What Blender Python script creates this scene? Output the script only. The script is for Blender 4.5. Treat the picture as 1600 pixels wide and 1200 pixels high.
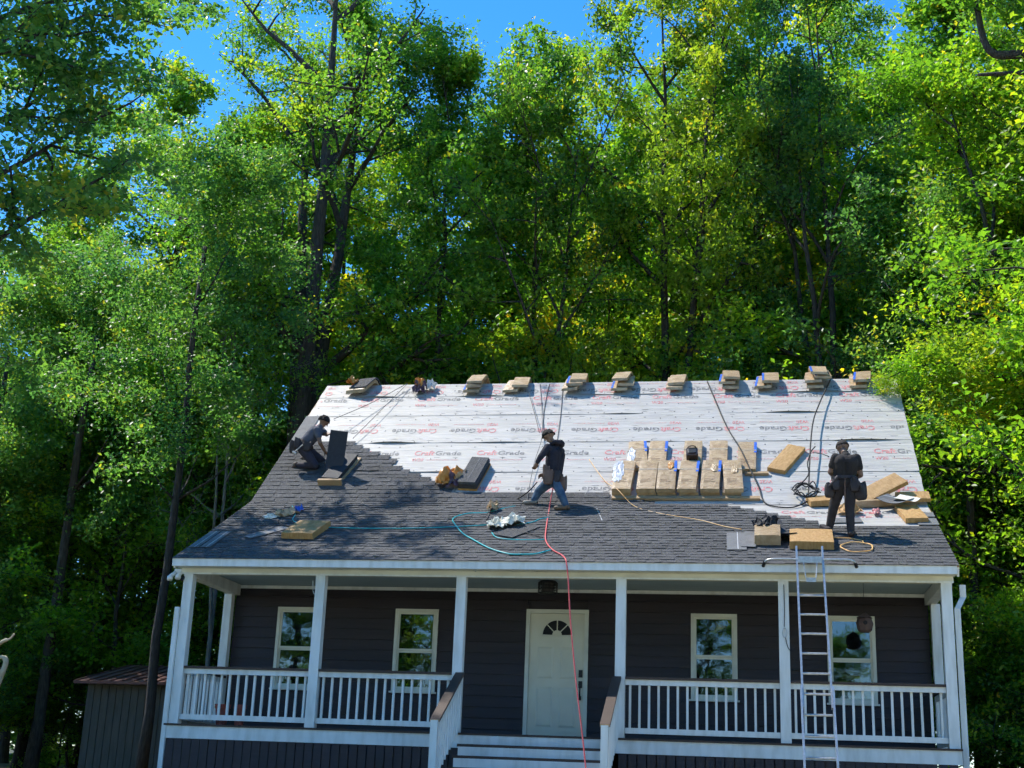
import bpy, bmesh, math, random
import numpy as np
from mathutils import Vector, Matrix, noise as mnoise

for o in list(bpy.data.objects): bpy.data.objects.remove(o)
SC = bpy.context.scene
COL = SC.collection
R = math.radians

# ------------------------------------------------------------------ camera
YAW, PITCH, ROLL = -0.184, 0.294, 0.04
CAM_LOC = Vector((3.091, -19.989, 0.170))
LENS = 47.017
def _basis():
    cy, sy, cp, sp = math.cos(YAW), math.sin(YAW), math.cos(PITCH), math.sin(PITCH)
    f = Vector((sy*cp, cy*cp, sp)); r = Vector((cy, -sy, 0)); u = r.cross(f)
    c, s = math.cos(ROLL), math.sin(ROLL)
    return r*c+u*s, u*c-r*s, f
_r, _u, _f = _basis()
cd = bpy.data.cameras.new('camera'); cam = bpy.data.objects.new('camera', cd); COL.objects.link(cam)
cd.sensor_width = 36; cd.sensor_fit = 'HORIZONTAL'; cd.lens = LENS; cd.clip_end = 2000; cd.clip_start = 0.1
cam.matrix_world = Matrix(((_r.x, _u.x, -_f.x, CAM_LOC.x), (_r.y, _u.y, -_f.y, CAM_LOC.y), (_r.z, _u.z, -_f.z, CAM_LOC.z), (0, 0, 0, 1)))
SC.camera = cam

# ------------------------------------------------------------------ sky, sun, exposure
SUN_DIR = Vector((-0.465, 0.163, 0.870)).normalized()      # towards the sun: high, left, a little behind the house
W = bpy.data.worlds.new('World'); SC.world = W; W.use_nodes = True
wn = W.node_tree.nodes; wl = W.node_tree.links; wn.clear()
sky = wn.new('ShaderNodeTexSky'); sky.sky_type = 'NISHITA'; sky.sun_disc = False
sky.sun_elevation = math.asin(SUN_DIR.z); sky.sun_rotation = math.atan2(SUN_DIR.x, SUN_DIR.y)
sky.altitude = 300; sky.air_density = 1.0; sky.dust_density = 0.0; sky.ozone_density = 6.0
bg = wn.new('ShaderNodeBackground'); bg.inputs['Strength'].default_value = 0.145
wo = wn.new('ShaderNodeOutputWorld'); hs_ = wn.new('ShaderNodeHueSaturation'); hs_.inputs['Saturation'].default_value = 1.26; wl.new(sky.outputs[0], hs_.inputs['Color']); wl.new(hs_.outputs[0], bg.inputs[0]); wl.new(bg.outputs[0], wo.inputs[0])
sd = bpy.data.lights.new('sun', 'SUN'); sd.energy = 3.5; sd.angle = R(0.53); sd.color = (1.0, 0.955, 0.88)
sun = bpy.data.objects.new('sun', sd); COL.objects.link(sun); sun.location = (0, 0, 40)
sun.rotation_euler = SUN_DIR.to_track_quat('Z', 'Y').to_euler()
SC.view_settings.view_transform = 'Standard'; SC.view_settings.look = 'None'
SC.view_settings.exposure = 1.0; SC.view_settings.gamma = 1.0; SC.view_settings.use_curve_mapping = False
SC.cycles.max_bounces = 8; SC.cycles.diffuse_bounces = 7; SC.cycles.transmission_bounces = 3; SC.cycles.glossy_bounces = 2; SC.cycles.transparent_max_bounces = 6
SC.cycles.use_adaptive_sampling = True; SC.cycles.adaptive_threshold = 0.03; SC.cycles.adaptive_min_samples = 12
SC.cycles.caustics_reflective = False; SC.cycles.caustics_refractive = False
SC.cycles.use_denoising = True

# ------------------------------------------------------------------ materials
def M(name, col, col2=None, scale=8.0, rough=0.6, bump=0.0, bscale=40.0, metal=0.0, spec=0.4, stretch=(1, 1, 1), rnd=0.0, detail=5.0, lo=0.35, hi=0.65):
    m = bpy.data.materials.new(name); m.use_nodes = True
    nt = m.node_tree; N = nt.nodes; L = nt.links; N.clear()
    out = N.new('ShaderNodeOutputMaterial'); p = N.new('ShaderNodeBsdfPrincipled'); L.new(p.outputs[0], out.inputs[0])
    p.inputs['Roughness'].default_value = rough; p.inputs['Metallic'].default_value = metal
    p.inputs['Specular IOR Level'].default_value = spec
    p.inputs['Base Color'].default_value = (*col, 1)
    if col2 or bump or rnd:
        tc = N.new('ShaderNodeTexCoord'); oi = N.new('ShaderNodeObjectInfo')
        ad = N.new('ShaderNodeVectorMath'); ad.operation = 'MULTIPLY_ADD'
        L.new(oi.outputs['Random'], ad.inputs[0]); ad.inputs[1].default_value = (37, 51, 23); 
        L.new(tc.outputs['Object'], ad.inputs[2])
        mp = N.new('ShaderNodeMapping'); mp.inputs['Scale'].default_value = stretch; L.new(ad.outputs[0], mp.inputs[0])
    cur = None
    if col2:
        n = N.new('ShaderNodeTexNoise'); n.inputs['Scale'].default_value = scale; n.inputs['Detail'].default_value = detail; L.new(mp.outputs[0], n.inputs['Vector'])
        rp = N.new('ShaderNodeValToRGB'); rp.color_ramp.elements[0].position = lo; rp.color_ramp.elements[1].position = hi
        rp.color_ramp.elements[0].color = (*col, 1); rp.color_ramp.elements[1].color = (*col2, 1)
        L.new(n.outputs['Fac'], rp.inputs[0]); cur = rp.outputs[0]
    if rnd:
        hs = N.new('ShaderNodeHueSaturation'); hs.inputs['Color'].default_value = (*col, 1)
        mr = N.new('ShaderNodeMapRange'); mr.inputs['To Min'].default_value = 1-rnd; mr.inputs['To Max'].default_value = 1+rnd
        L.new(oi.outputs['Random'], mr.inputs[0]); L.new(mr.outputs[0], hs.inputs['Value'])
        if cur: L.new(cur, hs.inputs['Color'])
        cur = hs.outputs[0]
    if cur: L.new(cur, p.inputs['Base Color'])
    if bump:
        nb = N.new('ShaderNodeTexNoise'); nb.inputs['Scale'].default_value = bscale; nb.inputs['Detail'].default_value = 6; L.new(mp.outputs[0], nb.inputs['Vector'])
        b = N.new('ShaderNodeBump'); b.inputs['Strength'].default_value = bump; b.inputs['Distance'].default_value = 0.02
        L.new(nb.outputs['Fac'], b.inputs['Height']); L.new(b.outputs[0], p.inputs['Normal'])
    return m

def add_buckles(m, scale=1.1, strength=0.38, stretch=(0.55, 2.4, 2.4)):
    nt = m.node_tree; N = nt.nodes; L = nt.links; p = next(n for n in N if n.type == 'BSDF_PRINCIPLED'); old = p.inputs['Normal'].links[0].from_node
    tc = N.new('ShaderNodeTexCoord'); mp = N.new('ShaderNodeMapping'); mp.inputs['Scale'].default_value = stretch; mp.inputs['Rotation'].default_value = (0, 0, 0.12); L.new(tc.outputs['Object'], mp.inputs[0])
    n = N.new('ShaderNodeTexNoise'); n.noise_type = 'RIDGED_MULTIFRACTAL'; n.inputs['Scale'].default_value = scale; n.inputs['Detail'].default_value = 4; n.inputs['Distortion'].default_value = 0.6; L.new(mp.outputs[0], n.inputs['Vector'])
    b = N.new('ShaderNodeBump'); b.inputs['Strength'].default_value = strength; b.inputs['Distance'].default_value = 0.03; L.new(n.outputs['Fac'], b.inputs['Height']); L.new(old.outputs[0], b.inputs['Normal']); L.new(b.outputs[0], p.inputs['Normal'])
def leaf_material(name, c0, c1, c2, c3, trans=(1.0, 1.0, 0.6), mix=0.5):
    m = bpy.data.materials.new(name); m.use_nodes = True
    nt = m.node_tree; N = nt.nodes; L = nt.links; N.clear()
    out = N.new('ShaderNodeOutputMaterial')
    at = N.new('ShaderNodeAttribute'); at.attribute_name = 'tone'
    oi = N.new('ShaderNodeObjectInfo')
    mr = N.new('ShaderNodeMapRange'); mr.inputs['To Min'].default_value = -0.12; mr.inputs['To Max'].default_value = 0.12
    L.new(oi.outputs['Random'], mr.inputs[0])
    ad = N.new('ShaderNodeMath'); ad.operation = 'ADD'; L.new(at.outputs['Fac'], ad.inputs[0]); L.new(mr.outputs[0], ad.inputs[1])
    rp = N.new('ShaderNodeValToRGB'); e = rp.color_ramp.elements
    e[0].position = 0.0; e[0].color = (*c0, 1); e[1].position = 1.0; e[1].color = (*c3, 1)
    x = e.new(0.45); x.color = (*c1, 1); x = e.new(0.82); x.color = (*c2, 1)
    L.new(ad.outputs[0], rp.inputs[0])
    p = N.new('ShaderNodeBsdfPrincipled'); p.inputs['Roughness'].default_value = 0.42; p.inputs['Specular IOR Level'].default_value = 0.45
    L.new(rp.outputs[0], p.inputs['Base Color'])
    tr = N.new('ShaderNodeBsdfTranslucent')
    mu = N.new('ShaderNodeMix'); mu.data_type = 'RGBA'; mu.blend_type = 'MULTIPLY'; mu.inputs[0].default_value = 1
    L.new(rp.outputs[0], mu.inputs[6]); mu.inputs[7].default_value = (*trans, 1)
    L.new(mu.outputs[2], tr.inputs[0])
    ms = N.new('ShaderNodeMixShader'); ms.inputs[0].default_value = mix
    L.new(p.outputs[0], ms.inputs[1]); L.new(tr.outputs[0], ms.inputs[2]); L.new(ms.outputs[0], out.inputs[0])
    return m

MAT = {}
MAT['white'] = M('white_paint', (0.74, 0.745, 0.71), (0.56, 0.56, 0.51), 2.2, 0.5, 0.15, 30, spec=0.35, stretch=(4, 4, 0.9), lo=0.42, hi=0.78)
MAT['trim'] = M('cream_trim_and_bounce', (0.74, 0.73, 0.62), (0.62, 0.60, 0.50), 2.5, 0.5, 0.06, 25)
MAT['ceiling'] = M('pale_blue_ceiling_paint', (0.42, 0.52, 0.55), (0.37, 0.47, 0.50), 2.0, 0.6)
MAT['siding'] = M('dark_siding_paint', (0.034, 0.025, 0.029), (0.024, 0.018, 0.021), 1.2, 0.55, 0.15, 60, stretch=(1, 8, 30), rnd=0.12)
MAT['brown_board'] = M('dark_brown_deck_stain', (0.045, 0.027, 0.02), (0.075, 0.045, 0.03), 14, 0.6, 0.2, 60, stretch=(1, 6, 6))
MAT['door'] = M('pale_door_paint', (0.72, 0.68, 0.54), (0.66, 0.62, 0.49), 2.0, 0.4)
MAT['black'] = M('black_metal', (0.012, 0.012, 0.013), None, rough=0.4)
MAT['glass'] = None
MAT['interior'] = M('unlit_inside_dark', (0.02, 0.02, 0.022), None, rough=0.9)  # dark colour standing in for unlit space behind openings
MAT['shingle'] = M('charcoal_shingle_granules', (0.056, 0.056, 0.057), (0.110, 0.108, 0.108), 26, 0.85, 0.6, 160, spec=0.25, rnd=0.22, lo=0.3, hi=0.7)
MAT['shingle_dark'] = M('black_shingle_underside', (0.018, 0.021, 0.028), (0.034, 0.037, 0.045), 60, 0.7, 0.3, 150)
MAT['membrane'] = M('grey_starter_sheet', (0.115, 0.118, 0.122), (0.15, 0.152, 0.155), 9, 0.75, 0.3, 120)
MAT['sheath'] = M('roof_sheathing', (0.30, 0.2, 0.1), (0.4, 0.28, 0.16), 12, 0.8)
MAT['felt'] = M('white_synthetic_underlayment', (0.475, 0.452, 0.415), (0.385, 0.368, 0.34), 4.0, 0.5, 0.85, 5.0, spec=0.3, stretch=(0.35, 3.6, 3.6), rnd=0.03)
add_buckles(MAT['felt'])
MAT['red_print'] = M('red_print', (0.50, 0.12, 0.13), (0.60, 0.34, 0.32), 14, 0.6)
MAT['black_print'] = M('grey_black_print', (0.10, 0.10, 0.10), (0.32, 0.31, 0.30), 14, 0.6)
MAT['kraft'] = M('kraft_wrapper', (0.36, 0.238, 0.122), (0.50, 0.365, 0.215), 7, 0.36, 0.8, 14, spec=0.5, rnd=0.12, stretch=(1, 2.2, 1))
MAT['carton'] = M('orange_tan_carton', (0.36, 0.195, 0.062), (0.46, 0.275, 0.105), 9, 0.65, 0.35, 30, rnd=0.08, stretch=(3, 1, 1))
MAT['plastic'] = M('clear_crumpled_plastic', (0.72, 0.72, 0.72), (0.5, 0.5, 0.52), 10, 0.22, 0.7, 18, spec=0.6)
MAT['blue'] = M('blue_label', (0.02, 0.09, 0.48), (0.03, 0.16, 0.62), 12, 0.4)
MAT['orange_wrap'] = M('orange_torn_wrapper', (0.50, 0.17, 0.02), (0.60, 0.32, 0.09), 8, 0.45, 0.4, 20)
MAT['purple_wrap'] = M('dark_purple_wrapper', (0.05, 0.03, 0.07), (0.12, 0.08, 0.12), 8, 0.4)
MAT['rag'] = M('off_white_rag', (0.72, 0.70, 0.60), (0.60, 0.57, 0.48), 9, 0.85, 0.5, 25)
MAT['timber'] = M('raw_timber', (0.40, 0.27, 0.14), (0.33, 0.21, 0.11), 10, 0.7, 0.2, 40, stretch=(1, 8, 8))
MAT['alu'] = M('aluminium', (0.56, 0.56, 0.55), (0.40, 0.40, 0.39), 22, 0.42, 0.15, 60, metal=0.7)
MAT['teal'] = M('teal_hose', (0.02, 0.36, 0.38), (0.05, 0.45, 0.47), 4, 0.35)
MAT['red_rope'] = M('red_rope', (0.60, 0.07, 0.08), (0.72, 0.16, 0.15), 40, 0.7)
MAT['rope'] = M('black_rope', (0.014, 0.014, 0.016), None, rough=0.7)
MAT['greyrope'] = M('grey_rope', (0.12, 0.12, 0.12), None, rough=0.7)
MAT['orange_line'] = M('orange_air_line', (0.66, 0.33, 0.09), (0.75, 0.48, 0.2), 6, 0.4)
MAT['bark'] = M('brown_grey_bark', (0.032, 0.027, 0.024), (0.075, 0.063, 0.054), 6, 0.9, 0.9, 14, stretch=(5, 5, 0.8), rnd=0.2)
MAT['bark_pale'] = M('pale_grey_bark', (0.12, 0.115, 0.105), (0.21, 0.20, 0.185), 6, 0.9, 0.8, 14, stretch=(5, 5, 0.8))
MAT['ground'] = M('leaf_litter_and_grass', (0.045, 0.06, 0.018), (0.10, 0.075, 0.045), 0.9, 0.95, 0.6, 6)
MAT['skin'] = M('tanned_skin', (0.20, 0.108, 0.066), (0.25, 0.14, 0.088), 20, 0.5)
MAT['skin_dark'] = M('brown_skin', (0.16, 0.085, 0.055), (0.2, 0.11, 0.07), 20, 0.5)
MAT['hair'] = M('dark_hair', (0.008, 0.006, 0.005), (0.016, 0.012, 0.010), 60, 0.85, 0.6, 80)
MAT['grey_shirt'] = M('grey_blue_shirt', (0.10, 0.102, 0.125), (0.075, 0.077, 0.097), 10, 0.9, 1.0, 11)
MAT['black_cloth'] = M('black_hoodie_cloth', (0.018, 0.016, 0.024), (0.028, 0.025, 0.034), 10, 0.9, 1.0, 11)
MAT['black_tee'] = M('black_tshirt_cloth', (0.020, 0.016, 0.015), (0.03, 0.025, 0.023), 10, 0.9, 1.0, 11)
MAT['dark_trousers'] = M('dark_work_trousers', (0.026, 0.020, 0.020), (0.042, 0.033, 0.031), 12, 0.85, 0.5, 18)
MAT['navy_trousers'] = M('navy_work_trousers', (0.020, 0.018, 0.032), (0.034, 0.030, 0.045), 12, 0.85, 0.5, 18)
MAT['jeans'] = M('blue_jeans', (0.040, 0.078, 0.13), (0.085, 0.135, 0.20), 8, 0.9, 1.0, 13)
MAT['boot'] = M('brown_boot_leather', (0.13, 0.08, 0.05), (0.19, 0.125, 0.08), 12, 0.6, 0.3, 30)
MAT['boot_grey'] = M('grey_boot_leather', (0.20, 0.18, 0.15), (0.27, 0.24, 0.2), 12, 0.6)
MAT['boot_dark'] = M('dark_boot_leather', (0.035, 0.024, 0.02), (0.06, 0.04, 0.032), 12, 0.6)
MAT['leather'] = M('brown_tool_leather', (0.11, 0.06, 0.04), (0.16, 0.095, 0.065), 10, 0.6, 0.4, 25)
MAT['leather_dark'] = M('dark_tool_leather', (0.022, 0.016, 0.018), (0.04, 0.03, 0.03), 10, 0.6, 0.4, 25)
MAT['shed_wall'] = M('weathered_shaded_boards', (0.055, 0.055, 0.045), (0.085, 0.08, 0.065), 3, 0.8, 0.2, 20, stretch=(5, 5, 0.6))  # wall colour darkened to carry the shade it stands in
MAT['shed_roof'] = M('rusty_red_shed_roof', (0.12, 0.045, 0.035), (0.19, 0.08, 0.06), 3, 0.7, 0.2, 20)
MAT['deadwood'] = M('bleached_dead_wood', (0.48, 0.38, 0.24), (0.60, 0.50, 0.35), 8, 0.7, 0.4, 20)
MAT['brick_red'] = M('red_clay', (0.32, 0.07, 0.05), (0.4, 0.11, 0.08), 10, 0.8)
MAT['birdhouse'] = M('brown_birdhouse_wood', (0.07, 0.04, 0.035), (0.11, 0.065, 0.05), 10, 0.7)

def glass_mat():
    m = bpy.data.materials.new('window_glass'); m.use_nodes = True
    nt = m.node_tree; N = nt.nodes; L = nt.links; N.clear()
    out = N.new('ShaderNodeOutputMaterial')
    g = N.new('ShaderNodeBsdfGlossy'); g.inputs['Roughness'].default_value = 0.015; g.inputs['Color'].default_value = (0.9, 0.95, 1, 1)
    t = N.new('ShaderNodeBsdfTransparent'); t.inputs['Color'].default_value = (0.6, 0.65, 0.65, 1)
    nz = N.new('ShaderNodeTexNoise'); nz.inputs['Scale'].default_value = 2.2; tc = N.new('ShaderNodeTexCoord'); L.new(tc.outputs['Object'], nz.inputs['Vector'])
    b = N.new('ShaderNodeBump'); b.inputs['Strength'].default_value = 0.02; b.inputs['Distance'].default_value = 0.05
    L.new(nz.outputs['Fac'], b.inputs['Height']); L.new(b.outputs[0], g.inputs['Normal'])
    mx = N.new('ShaderNodeMixShader'); mx.inputs[0].default_value = 0.115
    L.new(t.outputs[0], mx.inputs[1]); L.new(g.outputs[0], mx.inputs[2]); L.new(mx.outputs[0], out.inputs[0])
    return m
MAT['glass'] = glass_mat()

LEAF = {
 'mid':   leaf_material('mid_green_leaves', (0.060, 0.150, 0.036), (0.130, 0.270, 0.044), (0.28, 0.37, 0.038), (0.52, 0.38, 0.03), (1.85, 2.0, 0.75), 0.55),
 'dark':  leaf_material('deep_green_leaves', (0.044, 0.112, 0.050), (0.092, 0.200, 0.058), (0.18, 0.285, 0.055), (0.38, 0.32, 0.03), (1.75, 2.05, 0.95), 0.53),
 'yellow': leaf_material('yellow_green_leaves', (0.105, 0.190, 0.032), (0.21, 0.315, 0.036), (0.37, 0.39, 0.036), (0.58, 0.34, 0.03), (1.85, 1.9, 0.65), 0.55),
 'bright': leaf_material('bright_green_leaves', (0.085, 0.195, 0.032), (0.175, 0.335, 0.034), (0.33, 0.42, 0.032), (0.55, 0.43, 0.03), (1.9, 2.0, 0.65), 0.55),
}

# ------------------------------------------------------------------ mesh helpers
class MB:
    def __init__(s): s.v = []; s.f = []; s.m = []
    def add(s, vs, fs, mi=0):
        b = len(s.v); s.v += [tuple(v) for v in vs]; s.f += [tuple(i+b for i in f) for f in fs]; s.m += [mi]*len(fs)
    def box(s, c, d, mat=None, mi=0):
        x, y, z = d[0]/2, d[1]/2, d[2]/2
        vs = [Vector((sx*x, sy*y, sz*z)) for sx in (-1, 1) for sy in (-1, 1) for sz in (-1, 1)]
        if mat is not None: vs = [mat @ v for v in vs]
        c = Vector(c); vs = [v+c for v in vs]
        s.add(vs, [(0, 1, 3, 2), (4, 6, 7, 5), (0, 4, 5, 1), (2, 3, 7, 6), (0, 2, 6, 4), (1, 5, 7, 3)], mi)
    def b2(s, a, b, mi=0):
        s.box([(a[i]+b[i])/2 for i in range(3)], [abs(b[i]-a[i]) for i in range(3)], None, mi)
    def tube(s, pts, r, n=8, mi=0, caps=True):
        pts = [Vector(p) for p in pts]; k = len(pts)
        rr = r if hasattr(r, '__len__') else [r]*k
        rings = []; prev = None
        for i, p in enumerate(pts):
            t = (pts[min(i+1, k-1)]-pts[max(i-1, 0)])
            if t.length < 1e-9: t = Vector((0, 0, 1))
            t.normalize()
            if prev is None:
                a = t.cross(Vector((0, 0, 1)))
                if a.length < 0.05: a = t.cross(Vector((1, 0, 0)))
            else:
                a = prev - t*prev.dot(t)
                if a.length < 1e-4: a = t.cross(Vector((0.3, 0.5, 0.8)))
            a.normalize(); prev = a; b = t.cross(a)
            rings.append([p+(a*math.cos(2*math.pi*j/n)+b*math.sin(2*math.pi*j/n))*rr[i] for j in range(n)])
        vs = [v for q in rings for v in q]; fs = []
        for i in range(k-1):
            for j in range(n):
                fs.append((i*n+j, i*n+(j+1) % n, (i+1)*n+(j+1) % n, (i+1)*n+j))
        if caps: fs += [tuple(range(n-1, -1, -1)), tuple((k-1)*n+j for j in range(n))]
        s.add(vs, fs, mi)
    def hexa(s, q0, q1, mi=0):
        # two quads (bottom, top), each 4 points in matching order
        s.add(list(q0)+list(q1), [(3, 2, 1, 0), (4, 5, 6, 7), (0, 1, 5, 4), (1, 2, 6, 5), (2, 3, 7, 6), (3, 0, 4, 7)], mi)
    def mesh(s, name, mats, smooth=False):
        me = bpy.data.meshes.new(name); me.from_pydata(s.v, [], s.f)
        mats = mats if isinstance(mats, (list, tuple)) else [mats]
        for m in mats: me.materials.append(MAT[m] if isinstance(m, str) else m)
        if len(mats) > 1: me.polygons.foreach_set('material_index', s.m)
        if smooth: me.polygons.foreach_set('use_smooth', [True]*len(me.polygons))
        me.update(); return me
    def build(s, name, mats, parent=None, smooth=False, loc=None):
        return link(name, s.mesh(name, mats, smooth), parent, loc)

def link(name, me, parent=None, loc=None):
    o = bpy.data.objects.new(name, me); COL.objects.link(o)
    if parent is not None: o.parent = parent
    if loc is not None: o.location = loc
    return o
def tag(o, label=None, cat=None, group=None, kind=None):
    if label: o['label'] = label
    if cat: o['category'] = cat
    if group: o['group'] = group
    if kind: o['kind'] = kind
    return o
def empty(name, loc=(0, 0, 0), parent=None):
    o = bpy.data.objects.new(name, None); COL.objects.link(o); o.location = loc; o.empty_display_size = 0.2
    if parent is not None: o.parent = parent
    return o
def spline(pts, per=6):
    pts = [Vector(p) for p in pts]; out = []
    for i in range(len(pts)-1):
        p0 = pts[max(i-1, 0)]; p1 = pts[i]; p2 = pts[i+1]; p3 = pts[min(i+2, len(pts)-1)]
        for k in range(per):
            t = k/per
            out.append(0.5*((2*p1)+(p2-p0)*t+(2*p0-5*p1+4*p2-p3)*t*t+(3*p1-p0-3*p2+p3)*t**3))
    out.append(pts[-1]); return out
ORD = ['first', 'second', 'third', 'fourth', 'fifth', 'sixth', 'seventh', 'eighth', 'ninth', 'tenth', 'eleventh', 'twelfth', 'thirteenth', 'fourteenth']

# ------------------------------------------------------------------ roof frame
EZ = 3.5                                  # height of the eave edge
YB, ZB, YR, ZR = 3.116, 1.547, 6.87, 4.93
XL, XR = -6.03, 6.03
L1 = math.hypot(YB, ZB); L2 = math.hypot(YR-YB, ZR-ZB); LT = L1+L2
T1 = Vector((0, YB/L1, ZB/L1)); N1 = Vector((0, -ZB/L1, YB/L1))
T2 = Vector((0, (YR-YB)/L2, (ZR-ZB)/L2)); N2 = Vector((0, -(ZR-ZB)/L2, (YR-YB)/L2))
P0 = Vector((0, 0, EZ)); P1 = Vector((0, YB, EZ+ZB)); P2 = Vector((0, YR, EZ+ZR))
def fr(s): return (T1, N1) if s < L1 else (T2, N2)
def RP(x, s, h=0.0):
    if s < L1-0.02: p = P0+T1*s+N1*h
    elif s > L1+0.02: p = P1+T2*(s-L1)+N2*h
    else: p = P0+T1*min(s, L1) + T2*max(0, s-L1) + (N1+N2).normalized()*h
    return p+Vector((x, 0, 0))
def RM(x, s, h=0.0, psi=0.0, roll=0.0, pit=0.0):
    t, n = fr(s); p = RP(x, s, h)
    m = Matrix(((1, t.x, n.x, p.x), (0, t.y, n.y, p.y), (0, t.z, n.z, p.z), (0, 0, 0, 1)))
    return m @ Matrix.Rotation(psi, 4, 'Z') @ Matrix.Rotation(pit, 4, 'X') @ Matrix.Rotation(roll, 4, 'Y')

# ================================================================== GROUND
def ground_z(x, y):
    t = min(1, max(0, (-y-1.0)/17.0)); t = t*t*(3-2*t)
    return -1.43*t + (0.03*max(0, y-12) if y > 12 else 0) - 0.0
def build_ground():
    xs = [-400, -200, -100, -60, -40, -30, -24, -18, -12, -8, -4, 0, 4, 8, 12, 18, 24, 30, 40, 60, 100, 200, 400]
    ys = [-400, -200, -100, -60, -40, -28, -22, -18, -15, -12, -9, -6, -4, -2, -1, 0, 4, 8, 12, 18, 26, 36, 60, 100, 200, 400]
    mb = MB(); vs = [(x, y, ground_z(x, min(y, 60))+0.12*mnoise.noise(Vector((x*.2, y*.2, 0)))*(0 if -7 < x < 7 and -2 < y < 12 else 1)) for y in ys for x in xs]
    n = len(xs); mb.add(vs, [(j*n+i, j*n+i+1, (j+1)*n+i+1, (j+1)*n+i) for j in range(len(ys)-1) for i in range(n-1)])
    o = mb.build('ground', 'ground', smooth=True); o['kind'] = 'structure'
build_ground()
q_xs = [-26, -20, -14, -8, -4, 0, 4, 8, 14, 20, 26]; q_ys = [-40, -32, -26, -22, -18, -14, -10, -7, -5, -3.4, -1.9]
class _Q: pass
MAT['yard'] = M('pale_bounce_ground', (0.50, 0.45, 0.31), (0.40, 0.37, 0.24), 0.8, 0.95, 0.5, 12)
mbq = MB(); mbq.add([(x+0.8*mnoise.noise(Vector((x, y, 5))), y+0.5*mnoise.noise(Vector((x, y, 9))), ground_z(x, y)+0.16) for y in q_ys for x in q_xs], [(j*11+i, j*11+i+1, (j+1)*11+i+1, (j+1)*11+i) for j in range(10) for i in range(10)])
o = mbq.build('bounce_yard', 'yard', smooth=True); o['kind'] = 'structure'  # unseen pale sheet over the lawn, added to bounce light onto the porch

# ================================================================== HOUSE
house = empty('house')
tag(house, 'dark sided house with white front porch and half shingled roof', 'house')
DECK = 0.95; YW = 2.446; WX = 5.86

# --- wall with separate siding boards
mb = MB()
mb.b2((-WX, YW+0.06, 0.0), (WX, YW+0.12, 3.62))          # front wall core, dark sheets behind the panes stand in for unlit rooms
mb.b2((-WX, YW+0.12, 0.0), (-WX+0.12, 11.2, 3.62)); mb.b2((WX-0.12, YW+0.12, 0.0), (WX, 11.2, 3.62)); mb.b2((-WX+0.12, 11.08, 0.0), (WX-0.12, 11.2, 3.62))
for sx in (-1, 1):
    a = [(sx*(WX-0.12), YW+0.2, 3.62), (sx*(WX-0.12), 11.2, 3.62), (sx*(WX-0.12), YR, EZ+ZR-0.25)]
    b = [(sx*WX, p[1], p[2]) for p in a]
    mb.add(a+b, [(0, 1, 2), (5, 4, 3), (0, 3, 4, 1), (1, 4, 5, 2), (2, 5, 3, 0)])
wall = mb.build('wall', 'siding', house)
WINS = [(-5.06, -4.31), (-2.945, -2.19), (2.08, 2.83), (4.26, 5.02)]
WZ0, WZ1 = 1.68, 3.06
DX0, DX1, DZ1 = -0.67, 0.385, 3.09
def spans(z0, z1):
    cuts = [(a, b) for a, b in WINS if z1 > WZ0 and z0 < WZ1]
    if z0 < DZ1: cuts.append((DX0, DX1))
    cuts.sort(); x = -WX; out = []
    for a, b in cuts:
        out.append((x, a+0.02)); x = b-0.02
    out.append((x, WX)); return out
z = DECK-0.02; k = 0; E_S = 0.178
while z < 3.40:
    z1 = min(z+E_S, 3.41)
    for a, b in spans(z, z1):
        q = MB()
        y0, y1 = YW-0.028, YW-0.004
        prof = [(y0, z), (y1, z1+0.012), (YW+0.05, z1+0.012), (YW+0.05, z)]
        vs = [(a, p[0], p[1]) for p in prof]+[(b, p[0], p[1]) for p in prof]
        q.add(vs, [(0, 1, 2, 3), (7, 6, 5, 4), (0, 4, 5, 1), (1, 5, 6, 2), (2, 6, 7, 3), (3, 7, 4, 0)])
        q.build('siding_board', 'siding', wall)
    z += E_S; k += 1
# wall top trim
MB_ = MB(); MB_.b2((-WX, YW-0.035, 3.375), (WX, YW-0.003, 3.43)); MB_.build('wall_trim', 'white', house)

# --- windows
def window(x0, x1):
    w = empty('window', ((x0+x1)/2, YW, WZ0), house)
    ox, oz = (x0+x1)/2, WZ0
    W2, H = (x1-x0)/2, WZ1-WZ0
    f = MB(); t = 0.055
    f.b2((-W2, -0.05, 0), (-W2+t, 0.04, H)); f.b2((W2-t, -0.05, 0), (W2, 0.04, H))
    f.b2((-W2+t, -0.047, H-t), (W2-t, 0.04, H)); f.b2((-W2+t, -0.047, 0), (W2-t, 0.04, t*0.8))
    f.build('frame', 'trim', w)
    s = MB(); s.b2((-W2-0.03, -0.075, -0.03), (W2+0.03, -0.002, -0.002)); s.build('sill', 'trim', w)
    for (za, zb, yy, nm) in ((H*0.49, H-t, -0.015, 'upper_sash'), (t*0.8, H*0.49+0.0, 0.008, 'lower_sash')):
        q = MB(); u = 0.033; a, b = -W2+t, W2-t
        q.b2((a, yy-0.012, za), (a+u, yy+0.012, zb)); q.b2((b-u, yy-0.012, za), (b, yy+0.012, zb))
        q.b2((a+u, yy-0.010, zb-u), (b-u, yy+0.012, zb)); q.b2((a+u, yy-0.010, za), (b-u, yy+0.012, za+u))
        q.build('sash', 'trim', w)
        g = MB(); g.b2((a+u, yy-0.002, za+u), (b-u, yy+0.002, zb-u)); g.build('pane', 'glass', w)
    r = MB()      # flat dark sheet coloured as the unlit room behind the panes
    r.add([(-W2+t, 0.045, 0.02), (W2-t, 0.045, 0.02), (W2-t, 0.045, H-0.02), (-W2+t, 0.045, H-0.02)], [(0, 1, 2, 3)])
    r.build('dark_room_sheet', 'interior', w)
    return w
for a, b in WINS: window(a, b)

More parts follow.
